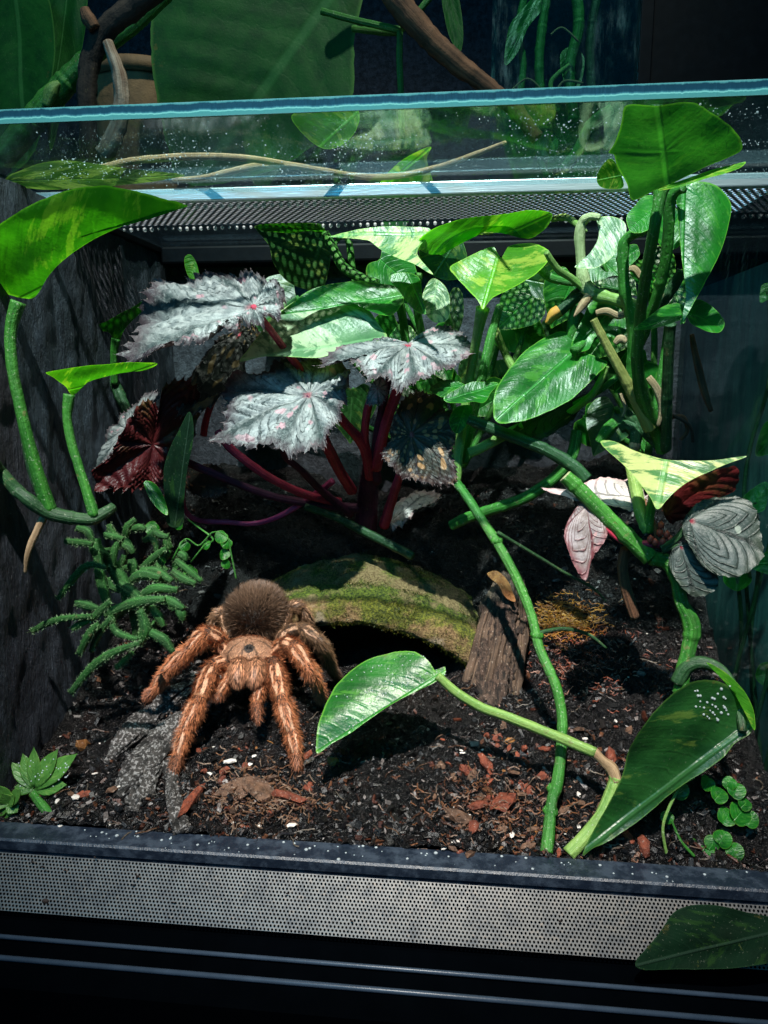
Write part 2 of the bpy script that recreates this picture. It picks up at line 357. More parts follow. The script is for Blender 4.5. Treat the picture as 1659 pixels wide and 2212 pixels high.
t = NT('mesh_dark'); p = t.pos(); t.done(t.bsdf(t.mix(t.noise(p, 300, 4), (.22, .24, .26), (.50, .52, .54)), .3, None, Metallic=.8))
t = NT('aluminium'); p = t.pos(); st = t.n('Mapping', {'Vector': p, 'Scale': (.06, 1, 1)}).outputs[0]
t.done(t.bsdf(t.mix(t.noise(st, 900, 4), (.55, .58, .60), (.85, .87, .87)), .3, t.bump(t.noise(st, 1500, 3), .3, .0004), Metallic=.7))
def m_glass(name, tint, refl, dirt_sheen, dirt_sheen_col, dscale):
    t = NT(name); p = t.pos()
    tr = t.n('BsdfTransparent', {'Color': tint}).outputs[0]
    gl = t.n('BsdfGlossy', {'Color': (.9, .97, 1.0), 'Roughness': .06}).outputs[0]
    fc = t.n('LayerWeight', {'Blend': .5}).outputs['Facing']; fr = t.math('ADD', .035, t.math('MULTIPLY', t.math('POWER', fc, 5.0), .9))
    s = t.n('MixShader', {0: t.math('MULTIPLY', fr, refl, clamp=True), 1: tr, 2: gl}).outputs[0]
    st = t.n('Mapping', {'Vector': p, 'Scale': dscale}).outputs[0]
    dm = t.math('MULTIPLY', t.math('MULTIPLY', t.step(t.noise(st, 120, 6, .75), .46, .74), t.step(t.noise(p, 18, 4), .35, .7)), dirt_sheen)
    df = t.n('BsdfDiffuse', {'Color': dirt_sheen_col}).outputs[0]
    return t.done(t.n('MixShader', {0: dm, 1: s, 2: df}).outputs[0])
m_glass('glass_roof', (.84, .96, .97, 1), 1.0, .045, (.45, .62, .70, 1), (1, 1, 1))
m_glass('glass_side', (.72, .90, .88, 1), 1.0, .30, (.10, .24, .24, 1), (1, 1, .15))  # streaky dirt layer also carries a painted teal sheen
m_glass('glass_jar', (.70, .90, .86, 1), 1.2, .38, (.30, .45, .45, 1), (1, 1, .2))
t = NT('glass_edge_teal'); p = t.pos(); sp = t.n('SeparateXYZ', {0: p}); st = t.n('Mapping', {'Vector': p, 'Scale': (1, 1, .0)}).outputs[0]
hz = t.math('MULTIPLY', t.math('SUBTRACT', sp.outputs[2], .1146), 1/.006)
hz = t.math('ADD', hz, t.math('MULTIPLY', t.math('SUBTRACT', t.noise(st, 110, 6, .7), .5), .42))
c = t.ramp(hz, [(.0, (.05, .20, .21)), (.26, (.04, .20, .21)), (.33, (.15, .46, .44)), (.40, (.03, .15, .19)), (.5, (.006, .04, .07)), (.84, (.006, .035, .06)), (.93, (.05, .22, .24)), (1.0, (.08, .24, .25))])  # colour bands imitate light refracted inside the glass edge
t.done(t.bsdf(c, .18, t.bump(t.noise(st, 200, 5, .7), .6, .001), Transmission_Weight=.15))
t = NT('water_drop')
t.done(t.n('MixShader', {0: .45, 1: t.n('BsdfTransparent', {'Color': (.95, 1, 1, 1)}).outputs[0], 2: t.bsdf((.75, .82, .84), .05, None, Specular_IOR_Level=1.0)}).outputs[0])
t = NT('drop_green')
t.done(t.n('MixShader', {0: .6, 1: t.n('BsdfTransparent', {'Color': (.8, 1, .6, 1)}).outputs[0], 2: t.bsdf((.45, .62, .20), .05, None, Specular_IOR_Level=1.0)}).outputs[0])

t = NT('mossy_clay'); p = t.pos(); n1 = t.noise(p, 34, 6, .65); n2 = t.noise(p, 520, 6, .75); n3 = t.noise(t.n('Mapping', {'Vector': p, 'Location': (3, 1, 2)}).outputs[0], 26, 5, .6)
clay = t.mix(t.step(n2, .3, .7), (.14, .080, .030), (.46, .31, .14)); moss = t.mix(t.step(n2, .35, .66), (.015, .035, .004), (.24, .27, .025))
c = t.mix(t.step(n1, .44, .58), clay, moss); c = t.mix(t.math('MULTIPLY', t.step(n3, .60, .68), .8), c, (.42, .34, .24)); c = t.mix(t.step(t.noise(p, 1100, 3), .62, .7), c, (.02, .02, .01))
t.done(t.bsdf(c, .7, t.bump(t.math('ADD', n2, t.math('MULTIPLY', n1, 2.)), 1.0, .003)))
m_plain('clay_outside', (.20, .11, .045), .7, .4, 30, .5, .002)
m_plain('table_dark', (.010, .012, .015), .6, .3, 20, .4, .002)

# ------------------------------------------------------------------ terrarium
XL, XR, YB, ZC, YF = -0.262, 0.181, 0.660, 0.1146, 0.340
wall = mesh_obj('wall', [(-3, 1.25, -1), (3, 1.25, -1), (3, 1.25, 2), (-3, 1.25, 2)], [(0, 1, 2, 3)], MATS['backdrop_plaster']); tag(wall, 'dark rough plaster wall behind the terrarium', 'wall', kind='structure')
tb = box('table', -1.2, 1.2, -.2, 1.2, -.40, -.345, MATS['table_dark']); tag(tb, 'dark table top under the terrarium', 'table', kind='structure')

T = thing('terrarium', 'glass terrarium with black frame, steel mesh vents and open front', 'terrarium', (0, .48, -.345))
box('back_panel', XL-.004, XR+.004, YB, YB+.012, -.345, ZC, MATS['panel_back'], T)
def rock_sheet(name, x, y0, y1, z0, z1, nrm, mat):
    ny, nz = 90, 110; V = []; F = []
    for j in range(nz+1):
        for i in range(ny+1):
            y = y0+(y1-y0)*i/ny; z = z0+(z1-z0)*j/nz
            d = .0022*mnoise.fractal(Vector((x*9, y*60, z*25)), 1.0, 2.0, 5)
            V.append((x+nrm*max(0, d+.001), y, z))
    for j in range(nz):
        for i in range(ny): F.append((j*(ny+1)+i, j*(ny+1)+i+1, (j+1)*(ny+1)+i+1, (j+1)*(ny+1)+i))
    return mesh_obj(name, V, F, mat, T)
rock_sheet('side_panel', XL, YF+.004, YB, -.345, ZC-.001, 1, MATS['panel_rock'])
box('side_panel', XL-.010, XL-.002, YF+.004, YB, -.345, ZC-.001, MATS['black_plastic'], T)
box('side_glass', XR, XR+.005, YF+.014, YB, -.345, ZC-.001, MATS['glass_side'], T)
box('roof_glass', -.30, .26, YF+.0006, .470, ZC, ZC+.006, MATS['glass_roof'], T)
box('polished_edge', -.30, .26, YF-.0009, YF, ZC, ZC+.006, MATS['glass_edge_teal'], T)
box('vent_rail', XL-.01, XR+.03, .4705, .4775, ZC-.0040, ZC+.0035, MATS['aluminium'], T, .0008)
box('rear_roof_pane', XL, XR, .5585, YB, ZC-.001, ZC+.005, MATS['glass_roof'], T)
box('rear_bar', XL+.004, XR, .634, YB-.001, ZC-.016, ZC-.0015, MATS['black_plastic'], T, .002)
box('roof_side_bar', XL-.008, XL+.004, .4785, YB, ZC-.007, ZC-.0015, MATS['black_plastic'], T, .001)

def perforated(name, x0, x1, nrow, o, ex, ev, pitch, rh, mat, parent, thick=.0005):
    """sheet with real round holes in staggered rows; o origin, ex unit along row, ev unit across rows"""
    o, ex, ev = Vector(o), Vector(ex), Vector(ev); nn = ex.cross(ev).normalized()
    row = pitch*.866; ncol = int((x1-x0)/pitch); V = []; F = []; K = 8
    for j in range(nrow):
        sh = (j % 2)*pitch/2
        for i in range(ncol):
            c = o+ex*(x0+i*pitch+sh)+ev*(j*row)
            b = len(V); hw, hh = pitch/2, row/2
            for k in range(K):
                a = math.pi/4*k; dx, dy = math.cos(a), math.sin(a)
                s = min(hw/abs(dx) if abs(dx) > 1e-6 else 9, hh/abs(dy) if abs(dy) > 1e-6 else 9)
                if k % 2: dxx, dyy = math.copysign(hw, dx), math.copysign(hh, dy)
                else: dxx, dyy = dx*s, dy*s
                V.append(c+ex*dxx+ev*dyy)
                V.append(c+ex*dx*rh+ev*dy*rh)
                V.append(c+ex*dx*rh*.96+ev*dy*rh*.96-nn*thick)
            for k in range(K):
                k2 = (k+1) % K
                F.append((b+3*k, b+3*k2, b+3*k2+1, b+3*k+1)); F.append((b+3*k+1, b+3*k2+1, b+3*k2+2, b+3*k+2))
    return mesh_obj(name, V, F, mat, parent, smooth=False)
perforated('roof_vent_mesh', XL, XR+.004, 19, (0, .4800, ZC), (1, 0, 0), (0, 1, 0), .0048, .0017, MATS['mesh_dark'], T)
# front: wet trim, slanted mesh, rails
ft = bmesh.new(); prof = [(.353, -.2425), (.353, -.300), (.3385, -.300), (.3385, -.2492), (.3375, -.2482), (.3375, -.2432), (.3385, -.2422)]
def extrude_profile(name, prof, x0, x1, mat, parent):
    V = []; n = len(prof)
    for x in (x0, x1): V += [(x, y, z) for y, z in prof]
    F = [(i, (i+1) % n, n+(i+1) % n, n+i) for i in range(n)]+[tuple(range(n-1, -1, -1)), tuple(range(n, 2*n))]
    return mesh_obj(name, V, F, mat, parent, smooth=False)
ft.free()
extrude_profile('front_trim', prof, -.30, .26, MATS['trim_wet'], T)
a = Vector((0, .3365, -.2505)); b_ = Vector((0, .3170, -.2715)); ev = (b_-a).normalized()
rows = int((b_-a).length/(.00195*.866))
perforated('front_vent_mesh', -.27, .235, rows, a, (1, 0, 0), ev, .00195, .00058, MATS['mesh_steel'], T)
extrude_profile('vent_backing', [(.3384, -.2515), (.3384, -.300), (.318, -.300), (.318, -.2785)], -.30, .26, MATS['base_black'], T)
extrude_profile('base_frame', [(.3175, -.2735), (.3175, -.344), (.286, -.344), (.286, -.2835), (.3135, -.2765)], -.30, .26, MATS['base_black'], T)
tube('door_rail', [(-.30, .3085, -.2760), (.26, .3085, -.2760)], .0011, MATS['rail_grey'], T, sides=8, n=1)
tube('door_rail', [(-.30, .2985, -.2790), (.26, .2985, -.2790)], .0013, MATS['rail_grey'], T, sides=8, n=1)

ICO = None
def ico(sub=1):
    bm = bmesh.new(); bmesh.ops.create_icosphere(bm, subdivisions=sub, radius=1)
    V = np.array([v.co[:] for v in bm.verts]); F = [tuple(v.index for v in f.verts) for f in bm.faces]; bm.free(); return V, F
IV, IF = ico(1); IV2, IF2 = ico(2)
def blobs(name, centers, scales, mat, parent, base=(IV, IF), kind='stuff', smooth=True):
    V = []; F = []; bv, bf = base
    for c, s in zip(centers, scales):
        o = len(V); V += list(bv*np.array(s)+np.array(c)); F += [tuple(o+i for i in f) for f in bf]
    ob = mesh_obj(name, V, F, mat, parent, smooth)
    if kind: ob['kind'] = kind
    return ob
# condensation under the roof glass, drops on the trim, drops hanging from the vent edges
c_, s_ = [], []
for i in range(4200):
    x, y = rng.uniform(-.24, .20), .345+.123*rng.random()**.8
    if mnoise.noise(Vector((x*22, y*30, 3.3)))+rng.normal(0, .22) < .12: continue
    r = rng.choice([.00022, .0003, .00042, .0006], p=[.58, .27, .12, .03]); c_.append((x, y, ZC-r*.3)); s_.append((r, r, r*.7))
blobs('condensation', c_, s_, MATS['water_drop'], T)
c_, s_ = [], []
for k, x in enumerate(np.arange(XL+.006, XR-.002, .0054)):
    r = .0017*rng.uniform(.75, 1.1); c_.append((x, .4805, ZC-.0045-r*.5)); s_.append((r, r, r*1.1))
    r = .0016*rng.uniform(.6, 1.1); c_.append((x+.002, .5575, ZC-.0022-r*.5)); s_.append((r, r, r*1.1))
blobs('hanging_drops', c_, s_, MATS['water_drop'], T)
c_, s_ = [], []
for i in range(70):
    r = rng.choice([.0004, .0006, .0009, .0012], p=[.4, .35, .18, .07]); c_.append((rng.uniform(-.23, .15), rng.uniform(.339, .352), -.2421)); s_.append((r, r, r*.6))
blobs('trim_drops', c_, s_, MATS['water_drop'], T)

# specks of soil caught on the front mesh
m_plain('speck_dark', (.02, .012, .010), .8, .4, 300)
for px, py, r in [(98, 1947, .0017), (70, 1862, .0007), (92, 1872, .0006), (98, 1880, .0005), (140, 1880, .0007), (205, 1852, .0006), (297, 1893, .0008), (288, 1912, .0006), (376, 1950, .0006), (620, 1930, .0005), (760, 1990, .0006), (1010, 1960, .0005), (1210, 1990, .0007), (480, 1990, .0005)]:
    k = (py-1890-.068*(px-829))/150; c = at(px, py, .3362-.0195*max(0, min(1, k)))
    blobs('dirt_speck', [c], [(r*1.3, r*.6, r)], MATS['speck_dark'], T, kind=None)
# ------------------------------------------------------------------ soil
PXC = at(755, 1330, .505).x
_sy = np.array([.30, .352, .385, .42, .45, .50, .54, .575, .61, .66]); _sz = np.array([-.246, -.2445, -.235, -.226, -.214, -.202, -.172, -.128, -.094, -.076])
def soil_base(x, y):
    z = float(np.interp(y, _sy, _sz))
    z += .012*math.exp(-((x-.13)/.05)**2)*max(0, min(1, (y-.38)/.1))            # higher on the right
    z -= .018*math.exp(-((x-(PXC+.005))/.062)**4)*max(0, min(1, (y-.46)/.05))   # hollow at the cave mouth
    dx = x-PXC
    if .500 < y < .606 and abs(dx) < .105:
        f = max(0, min(1, (abs(dx)-.070)/.032)); g = max(0, min(1, (y-.562)/.016)); k = max(f, g)
        z = z*k+min(z, -.216)*(1-k)
    return z
def soil_z(x, y):
    b = soil_base(x, y)
    return b+.0075*mnoise.noise(Vector((x*38, y*38, 1.3)))+.0050*mnoise.noise(Vector((x*95, y*95, 5.1)))+.0022*mnoise.noise(Vector((x*240, y*240, 9.2)))+.0012*mnoise.noise(Vector((x*520, y*520, 2.2)))
nx, ny = 330, 220; V = []; F = []
for j in range(ny+1):
    y = .352+(YB-.352)*j/ny
    for i in range(nx+1):
        x = XL+(XR-XL)*i/nx; V.append((x, y, soil_z(x, y)))
for j in range(ny):
    for i in range(nx): F.append((j*(nx+1)+i, j*(nx+1)+i+1, (j+1)*(nx+1)+i+1, (j+1)*(nx+1)+i))
soil = mesh_obj('soil', V, F, MATS['soil_dark']); tag(soil, 'dark moist soil floor rising toward the back of the terrarium', 'soil', kind='structure')
def ground(px, py, lift=0.0):
    r = ray(px, py)
    for Y in np.arange(.353, .657, .001):
        p = r*(Y/r.y)
        if p.z <= soil_z(p.x, p.y)+lift: return p
    return r*(.65/r.y)

# loose pieces of bark, perlite and litter in the soil
def rough_chip(seed, flat):
    r = np.random.default_rng(seed); V = IV*np.array([1, r.uniform(.45, .8), flat])
    V = V*(1+.38*(r.random(len(V))[:, None]-.5)); return V
CHIP = []
for k in range(9):
    me = bpy.data.meshes.new('bark_chip'); me.from_pydata([tuple(v) for v in rough_chip(k, rng.uniform(.18, .4))], [], IF); CHIP.append(me)
CHIPM = {}
def chip(px, py, size, mat, name='bark_chip', k=None, rot=None, lift=.2):
    p = ground(px, py); k = rng.integers(9) if k is None else k
    key = (k, mat)
    if key not in CHIPM:
        me = CHIP[k].copy(); me.name = name; me.materials.append(MATS[mat]); CHIPM[key] = me
    o = bpy.data.objects.new(name, CHIPM[key]); COL.objects.link(o)
    o.location = (p.x, p.y, p.z+size*lift); o.scale = (size, size*rng.uniform(.8, 1.1), size*rng.uniform(.8, 1.3))
    o.rotation_euler = rot or (rng.uniform(-.9, .9), rng.uniform(-.9, .9), rng.uniform(0, 6.3)); o.parent = soil
    return o
for i in range(150):                                   # red-brown chips, mostly front right and front middle
    if i < 95: px, py = rng.normal(1090, 120), rng.uniform(1570, 1850)
    elif i < 130: px, py = rng.normal(540, 85), rng.uniform(1600, 1795)
    else: px, py = rng.uniform(20, 1450), rng.uniform(1500, 1800)
    if 700 < px < 940: continue
    chip(px, py, rng.choice([.0022, .0034, .0048, .0062], p=[.4, .35, .18, .07]), rng.choice(['bark_chip_red', 'bark_chip_brown', 'bark_chip_brown', 'bark_chip_orange'], p=[.4, .3, .2, .1]))
for px, py, s, m in [(1085, 1740, .011, 'bark_chip_red'), (1050, 1655, .008, 'bark_chip_red'), (1010, 1670, .006, 'bark_chip_red'), (990, 1770, .010, 'bark_chip_brown'), (1035, 1745, .007, 'bark_chip_red'),
                     (560, 1720, .012, 'bark_chip_brown'), (625, 1730, .011, 'bark_chip_red'), (500, 1710, .009, 'bark_chip_brown'), (660, 1640, .007, 'bark_chip_red'), (720, 1650, .005, 'bark_chip_orange'), (590, 1690, .008, 'bark_chip_brown'),
                     (180, 1615, .007, 'bark_chip_orange'), (1320, 1640, .008, 'bark_chip_red'), (1355, 1810, .006, 'bark_chip_red'), (1390, 1835, .007, 'bark_chip_red'), (180, 1720, .005, 'bark_chip_red')]:
    chip(px, py, s, m)
pl = chip(418, 1735, .016, 'bark_chip_red', k=2, rot=(.9, 0, 1.5)); pl.scale = (.020, .0062, .010)
for i in range(60):
    px, py = [(rng.normal(1100, 160), rng.uniform(1540, 1840)), (rng.uniform(100, 700), rng.uniform(1580, 1790)), (rng.uniform(900, 1450), rng.uniform(1150, 1500))][int(rng.choice(3, p=[.4, .4, .2]))]
    chip(px, py, rng.choice([.0010, .0015, .0022], p=[.5, .35, .15]), 'perlite_white', 'perlite_grain', rot=(0, 0, rng.uniform(0, 6)), lift=.5)
for px, py, s in [(497, 1652, .0048), (630, 1788, .0034), (505, 1782, .0028), (165, 1728, .0036), (125, 1735, .003), (1105, 1808, .0030), (1310, 1815, .0030), (1250, 1720, .0024), (1330, 1560, .0018)]:
    chip(px, py, s, 'perlite_white', 'perlite_grain', rot=(0, 0, rng.uniform(0, 6)), lift=.5)
# fine crumbs and fibres
V, F, C = [], [], []
pal = [(.0045, .0038, .0037), (.0035, .0034, .004), (.010, .007, .006), (.075, .020, .010), (.018, .014, .013), (.24, .21, .20), (.02, .019, .022), (.15, .06, .03)]
wts = [.27, .24, .15, .07, .10, .05, .09, .03]
for i in range(15000):
    x = rng.uniform(XL+.004, XR-.004); y = .354+(.27)*rng.random()**1.5
    if .5 < y < .6 and abs(x-PXC) < .09: continue
    z = soil_z(x, y); s = rng.choice([.0006, .0010, .0015, .0022], p=[.45, .36, .15, .04])
    R = Matrix.Rotation(rng.uniform(0, 6.3), 3, 'Z') @ Matrix.Rotation(rng.uniform(-1.2, 1.2), 3, 'X') @ Matrix.Rotation(rng.uniform(-1.2, 1.2), 3, 'Y')
    sx, sy_, sz_ = s*rng.uniform(.8, 1.8), s*rng.uniform(.4, 1), s*rng.uniform(.15, .5)
    base = [(-1, -1, -1), (1, -.8, -1), (.9, 1, -1), (-1.1, .8, -1), (-.8, -.9, 1), (.9, -.7, 1), (1, .8, 1), (-.9, .9, 1)]
    o = len(V); col = pal[rng.choice(8, p=wts)]; k = rng.uniform(.6, 1.3)
    for b in base:
        q = R @ Vector((b[0]*sx*rng.uniform(.6, 1.3), b[1]*sy_, b[2]*sz_)); V.append((x+q.x, y+q.y, z+q.z+s*.25)); C.append((col[0]*k, col[1]*k, col[2]*k, 1))
    F += [tuple(o+q for q in f) for f in ((3, 2, 1, 0), (4, 5, 6, 7), (0, 1, 5, 4), (1, 2, 6, 5), (2, 3, 7, 6), (3, 0, 4, 7))]
for i in range(350):
    x = rng.uniform(XL+.004, XR-.004); y = .354+.25*rng.random()**1.4
    if .5 < y < .6 and abs(x-PXC) < .09: continue
    z = soil_z(x, y)+.0008; L = rng.uniform(.004, .014); a = rng.uniform(0, 6.3); p = Vector((x, y, z)); o = len(V)
    col = [(.07, .03, .016), (.12, .06, .03), (.035, .02, .014), (.15, .12, .09)][rng.integers(4)]; w = rng.uniform(.00018, .0004)
    for k in range(5):
        sd = Vector((-math.sin(a), math.cos(a), 0))*w
        for d in (-1, 1): V.append(tuple(p+sd*d)); C.append((*col, 1))
        V.append(tuple(p+Vector((0, 0, w*1.6)))); C.append((*col, 1))
        p = p+Vector((math.cos(a)*L/4, math.sin(a)*L/4, rng.uniform(-.0006, .0012))); a += rng.uniform(-.6, .6)
    for k in range(4):
        b = o+k*3
        for q, r_ in ((0, 1), (1, 2), (2, 0)): F.append((b+q, b+r_, b+3+r_, b+3+q))
lt = mesh_obj('litter', V, F, MATS['litter'], soil, smooth=False, cols=C); lt['kind'] = 'stuff'

# ------------------------------------------------------------------ half-buried pot that makes the cave
pot = thing('clay_pot', 'mossy half-buried clay pot lying on its side, roof of the cave', 'pot', (PXC, .505, -.24))
def loft(name, rings, mat, parent, a0=-40, a1=40, n=110, rough=.0):
    V = []; F = []
    for (y, zt, r) in rings:
        for k in range(n+1):
            a = math.radians(a0+(a1-a0)*k/n); p = Vector((PXC+r*math.sin(a), y, zt-r+r*math.cos(a)))
            if rough:
                d = rough*(mnoise.fractal(p*130, .8, 2.0, 4)); p += Vector((math.sin(a)*d, -d*.6, math.cos(a)*d))
            V.append(p)
    m = n+1
    for i in range(len(rings)-1):
        for k in range(n): F.append((i*m+k, i*m+k+1, (i+1)*m+k+1, (i+1)*m+k))
    return mesh_obj(name, V, F, mat, parent)
def fine(rings, n):
    out = []
    for i in range(len(rings)-1):
        for k in range(n): out.append(tuple(np.array(rings[i])*(1-k/n)+np.array(rings[i+1])*k/n))
    return out+[rings[-1]]
zt = at(775, 1302, .505).z
loft('rim', fine([(.508, zt-.017, .143), (.5065, zt-.016, .144), (.505, zt-.0145, .1455), (.505, zt-.002, .158), (.5065, zt, .160), (.511, zt+.002, .1605), (.527, zt+.0075, .161), (.529, zt+.0075, .1605), (.5305, zt+.0015, .155)], 5), MATS['mossy_clay'], pot, rough=.0026)
loft('pot_wall', fine([(.5300, zt+.0010, .155), (.548, zt+.009, .1535), (.565, zt+.015, .151), (.582, zt+.017, .146), (.594, zt+.012, .140), (.602, zt-.002, .128)], 8), MATS['mossy_clay'], pot, rough=.0016)
loft('inner_wall', fine([(.508, zt-.0175, .143), (.540, zt-.012, .140), (.60, zt-.002, .128)], 4), MATS['clay_outside'], pot)

# moss cushions on the clay
hv, hf, hc = [], [], []
for ob in [o for o in pot.children if o.name.split('.')[0] in ('rim', 'pot_wall')]:
    off = ob.location+pot.location; me = ob.data
    for v in me.vertices:
        p = v.co+off
        if p.z < -.235 or v.normal.z*0 != 0: continue
        g = mnoise.fractal(p*42, 1.0, 2.0, 4)+.10
        if g < 0: continue
        for k in range(3):
            b = np.array(p)+rng.normal(0, .0012, 3); d = np.array([rng.normal(0, .5), -.45+rng.normal(0, .4), .8]); d /= np.linalg.norm(d); l = rng.uniform(.0006, .0019)*(.5+min(1, g*3)); w = np.cross(d, rng.normal(0, 1, 3)); w = w/np.linalg.norm(w)*.00028; q = len(hv)
            hv += [b-w, b+w, b+d*l]; hf.append((q, q+1, q+2)); c = np.array([(.22, .25, .02), (.10, .15, .012), (.36, .30, .05), (.05, .08, .01)][rng.integers(4)])*rng.uniform(.6, 1.2); hc += [(*(c*.4), 1), (*(c*.4), 1), (*c, 1)]
mo = mesh_obj('moss', hv, hf, MATS['litter'], pot, smooth=False, cols=hc); mo['kind'] = 'stuff'

# ------------------------------------------------------------------ leaves
LEAFLOG = []
def poly_leaf(parent, outline, n, Y, base, tip, mat, fold=.10, curl=0.0, wave=.03, N=6, K=12, name='leaf', bend=0.0, label=None):
    n = Vector(n).normalized()
    cx = sum(p[0] for p in outline)/len(outline); cy = sum(p[1] for p in outline)/len(outline)
    p0 = at(cx, cy, Y)
    if n.dot(p0) > 0: flip = -1
    else: flip = 1
    pl = lambda q: np.array(onplane(q[0], q[1], p0, n))
    O = np.array(catmull([pl(q) for q in outline], N, closed=True)); c = np.array(p0)
    jr = random.random()*90; O = c+(O-c)*np.array([1+.016*mnoise.noise(Vector((q[0]*170+jr, q[1]*170, q[2]*170)))+.008*mnoise.noise(Vector((q[0]*600+jr, q[1]*600, q[2]*600))) for q in O])[:, None]
    b3, t3 = pl(base), pl(tip); L = np.linalg.norm(t3-b3); ev = (t3-b3)/L; eu = np.cross(np.array(n), ev); nn = np.array(n)*flip
    um = max(abs((O-b3) @ eu)); M = len(O); V = [c]; R = [0.0]; TH = [0.0]
    for k in range(1, K+1):
        r = (k/K)**.85
        for i in range(M): V.append(c+(O[i]-c)*r); R.append(r); TH.append(i/M)
    V = np.array(V); R = np.array(R); u = ((V-b3) @ eu)/um; v = ((V-b3) @ ev)/L
    sd = random.random()*50
    h = um*(fold*np.sqrt(u*u+.004))+L*(curl*(v-.5)**2*4)-um*bend*u*u
    side = .007*np.sin((v-np.abs(u)*.38)*8*2*math.pi)*(1-R**4)*um*.55
    wv = np.array([mnoise.noise(Vector((a*2.0+sd, b*2.4, sd))) for a, b in zip(u, v)])*wave*L
    h = h-h[0]+side+wv
    V = V+nn[None, :]*h[:, None]
    F = [(0, 1+i, 1+(i+1) % M) for i in range(M)]
    for k in range(K-1):
        for i in range(M):
            i2 = (i+1) % M; a = 1+k*M; b = 1+(k+1)*M; F.append((a+i, b+i, b+i2, a+i2))
    uv = np.stack([u*.5+.5, v], 1); rg = np.stack([R, np.array(TH)], 1)
    if V[:, 2].max() > .1140 and V[:, 1].min() > .336 and V[:, 1].max() < .63: LEAFLOG.append((mat, [round(float(x), 3) for x in (V[:, 1].min(), V[:, 1].max(), V[:, 2].max())], outline[0]))
    o = mesh_obj(name, V, F, MATS[mat], parent, uv={'UV': uv, 'RING': rg})
    if label: o['label'] = label
    return o

def surface_drops(leaf, parent, n, rr, mat, keep):
    me = leaf.data; off = leaf.location+leaf.parent.location; ids = []; c_, s_ = [], []
    for v in me.vertices:
        q = CM.transposed() @ (v.co+off)
        if keep(829.5-q.x/q.z*FPX, 1106+q.y/q.z*FPX): ids.append(v.index)
    for i in rng.choice(ids, min(n, len(ids)), replace=False):
        v = me.vertices[int(i)]; nn = v.normal.copy()
        if nn.dot(v.co) > 0: nn = -nn
        r = rng.uniform(*rr); c_.append(v.co+off+nn*r*.35+Vector(rng.normal(0, .0006, 3))*.0); s_.append((r, r*.8, r))
    return blobs('water_drops', c_, s_, MATS[mat], parent, base=(IV2, IF2))
def rex_y(py, Y): return Y+.030+.050*max(0, min(1, (py-900)/230))
def rex_leaf(parent, outline, n, Y, attach, mat, cup=.10, pucker=.02, teeth=.05, N=14, K=16, nv=9, hairs=True, name='leaf', ridge=.0, label=None):
    """palmate begonia leaf: veins radiate from the stalk, quilted between them, toothed and bristly margin"""
    if parent['label'].startswith('rex'): Y = rex_y(attach[1], Y)
    n = Vector(n).normalized(); p0 = at(attach[0], attach[1], Y); flip = -1 if n.dot(p0) > 0 else 1
    O = np.array(catmull([np.array(onplane(q[0], q[1], p0, n)) for q in outline], N, closed=True)); c = np.array(p0); nn = np.array(n)*flip
    M = len(O); size = np.linalg.norm(O-c, axis=1).mean(); r_ = np.random.default_rng(int(attach[0]*7+attach[1]))
    tj = np.array([1+teeth*((1 if i % 5 == 0 else (-.35 if i % 5 in (2, 3) else .1)))*r_.uniform(.4, 1.3) for i in range(M)])
    V = [c]; R = [0.0]; TH = [.5]; sd = random.random()*30
    ax = O[0]-c; ax /= np.linalg.norm(ax); ay = np.cross(nn, ax); ang = np.unwrap([math.atan2((q-c) @ ay, (q-c) @ ax) for q in O])
    th = (ang-ang[0])/(2*math.pi)*np.sign(ang[-1]-ang[0]); th = np.clip(th, 0, 1)
    for k in range(1, K+1):
        r = (k/K)**.9
        for i in range(M):
            s = r*(1+(tj[i]-1)*max(0, (r-.80)/.20)); q = c+(O[i]-c)*s
            dl = abs((th[i]*nv) % 1-.5)*2                         # 0 mid between veins .. 1 on vein
            h = size*(cup*r*r*-1+pucker*(1-dl**2)*r**.7*3.0+pucker*1.2*math.sin(r*6*2*math.pi-(1-dl)*2.75*2*math.pi)*r)
            h += size*.05*mnoise.noise(Vector((q[0]*60+sd, q[1]*60, q[2]*60)))
            h += size*ridge*r*math.cos(2*(ang[i]))
            h += size*.05*r**3*math.sin(th[i]*2*math.pi*7+sd)
            V.append(q+nn*h); R.append(r); TH.append(th[i])
    F = [(0, 1+i, 1+(i+1) % M) for i in range(M)]
    for k in range(K-1):
        for i in range(M):
            i2 = (i+1) % M; a = 1+k*M; b = 1+(k+1)*M; F.append((a+i, b+i, b+i2, a+i2))
    uv = np.stack([TH, R], 1)
    o = mesh_obj(name, V, F, MATS[mat], parent, uv={'UV': uv})
    if label: o['label'] = label
    if hairs:                                                     # bristles round the margin
        hv, hf = [], []; rim = np.array(V[1+(K-1)*M:])
        for i in range(M):
            if r_.random() < .75:
                d = rim[i]-c; d /= np.linalg.norm(d); d = d+nn*r_.uniform(-.5, .6)+r_.normal(0, .35, 3); d /= np.linalg.norm(d)
                sdv = np.cross(d, nn); sdv /= np.linalg.norm(sdv)+1e-9; l = r_.uniform(.0008, .0022); w = .00012; b = len(hv)
                hv += [rim[i]+sdv*w, rim[i]-sdv*w, rim[i]+nn*w, rim[i]+d*l]; hf += [(b, b+1, b+3), (b+1, b+2, b+3), (b+2, b, b+3)]
        hb = mesh_obj('bristles', hv, hf, MATS['bristle'], o, smooth=False); hb['kind'] = 'stuff'
    return o
t = NT('bristle'); t.done(t.bsdf((.50, .34, .34), .5))

